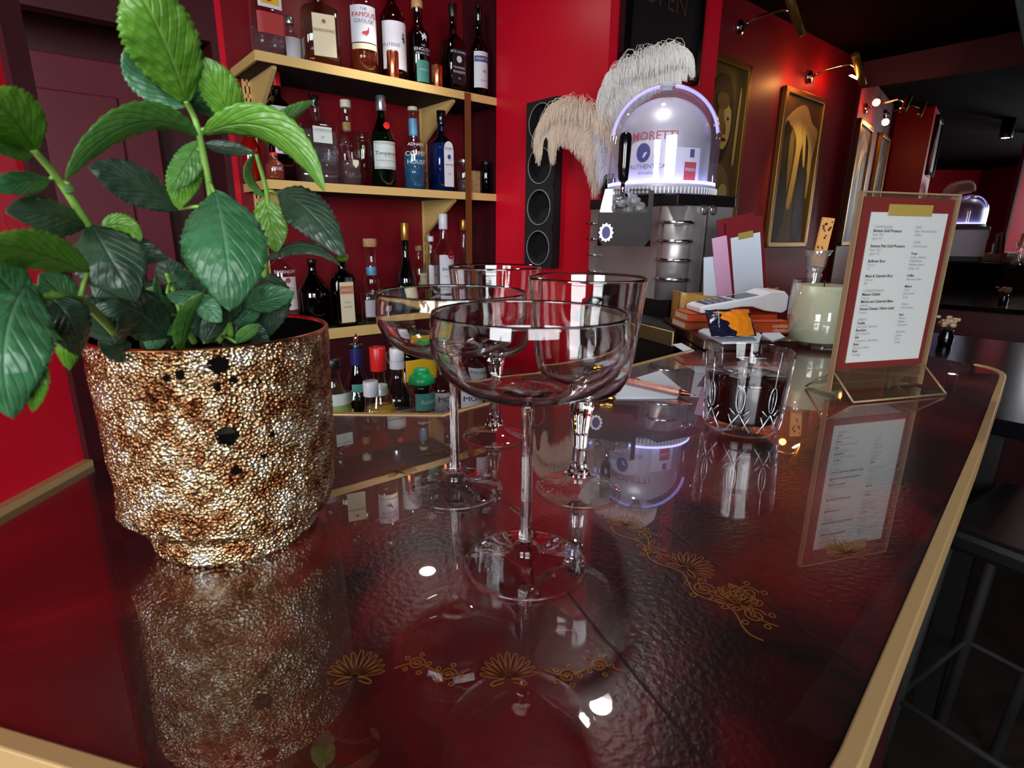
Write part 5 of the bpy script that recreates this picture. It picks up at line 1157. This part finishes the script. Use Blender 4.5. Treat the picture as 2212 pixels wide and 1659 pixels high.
# ------------------------------------------------------------ beyond the bar: dark table with flowers
tb = thing('dark_table', 'glossy black table beyond the far end of the bar', 'table', (1.30, 1.75, 0), YAW)
MB().box((-.45, -.35, .86), (.9, .45, .90)).build('table_top', 'table_black', tb, bevel=.004)
for x in (-.38, .82):
    for y in (-.28, .38): MB().box((x - .025, y - .025, 0), (x + .025, y + .025, .86)).build('leg', 'black_plastic', tb)
vz = .90 - CT; vp_ = hz(2040, 745, vz); vs_ = thing('posy_vase', 'small dark vase of peach flowers on the black table', 'flower vase', (vp_.x, vp_.y, .9005))
MB().lathe([(.0005, 0), (.022, 0), (.024, .004), (.026, .03), (.018, .05), (.020, .06), (.018, .06), (.016, .05), (.0005, .045)], 28).build('vase', 'black_gloss', vs_)
rf = random.Random(9); fl = MB()
for i in range(34):
    c = Vector((rf.gauss(0, .020), rf.gauss(0, .016), .078 + rf.uniform(0, .026))); rr_ = rf.uniform(.008, .013)
    R = [[(c.x + rr_ * math.sin(math.pi * j / 6) * math.cos(a) * (1 + .22 * math.sin(a * 5 + j)), c.y + rr_ * math.sin(math.pi * j / 6) * math.sin(a) * (1 + .22 * math.sin(a * 5 + j)), c.z - rr_ * .8 * math.cos(math.pi * j / 6)) for a in [k * math.pi / 8 for k in range(16)]] for j in range(1, 6)]
    fl.rings(R)
fl.build('blossoms', 'petal', vs_); stm = MB()
for i in range(7): stm.tube([(0, 0, .03), (rf.uniform(-.02, .02), rf.uniform(-.02, .02), .085)], .0012, 5)
stm.tube([(0, 0, .05), (.03, .0, .10), (.038, .0, .125)], .001, 5); stm.build('flower_stem', 'leaf_dark', vs_)
# dark chairs at the right
def stool(x, y, rz, lb):
    s = thing('bar_stool', lb, 'bar stool', (x, y, 0), rz, 'bar stools')
    MB().box((-.19, -.18, .70), (.19, .18, .75)).build('seat', 'black_plastic', s, bevel=.015)
    MB().tube([(-.20, -.19, .765), (.20, -.19, .765)], .006, 8).build('seat_rail', 'chrome', s)
    for sx in (-.16, .16):
        for sy in (-.15, .15): MB().tube([(sx, sy, .70), (sx * 1.2, sy * 1.2, .0)], .012, 8).build('leg', 'black_matte', s)
    MB().tube([(-.18, -.17, .3), (.18, -.17, .3), (.18, .17, .3), (-.18, .17, .3), (-.18, -.17, .3)], .008, 8).build('footrest', 'black_matte', s)
stool(1.12, .98, .55, 'black bar stool with a pale steel rail at the far end of the bar'); stool(1.52, 1.10, .6, 'black bar stool further back towards the black table')
# dark curtain at the upper right
mb = MB(); R = []
cA, cB = dep(2090, 60, 1.2), dep(2330, 60, 1.2)
vs = []; n = 40
for j, z in enumerate((ZC - .01, .75, .45, .25)):
    for i in range(n + 1):
        u = i / n; x0_ = (.80, .98, 1.12, 1.22)[j]; x = x0_ + u * (1.75 - x0_); y = 1.30 - u * .25; vs.append((x + .012 * math.sin(u * 40), y + .018 * math.sin(u * 40), z + CT))
mb.add(vs, [(j * (n + 1) + i, j * (n + 1) + i + 1, (j + 1) * (n + 1) + i + 1, (j + 1) * (n + 1) + i) for j in range(3) for i in range(n)], 0, True)
o = mb.build('curtain', 'curtain', None, solid=.004); tag(o, 'dark blue-black drape gathered at the upper right by the bar', 'curtain')
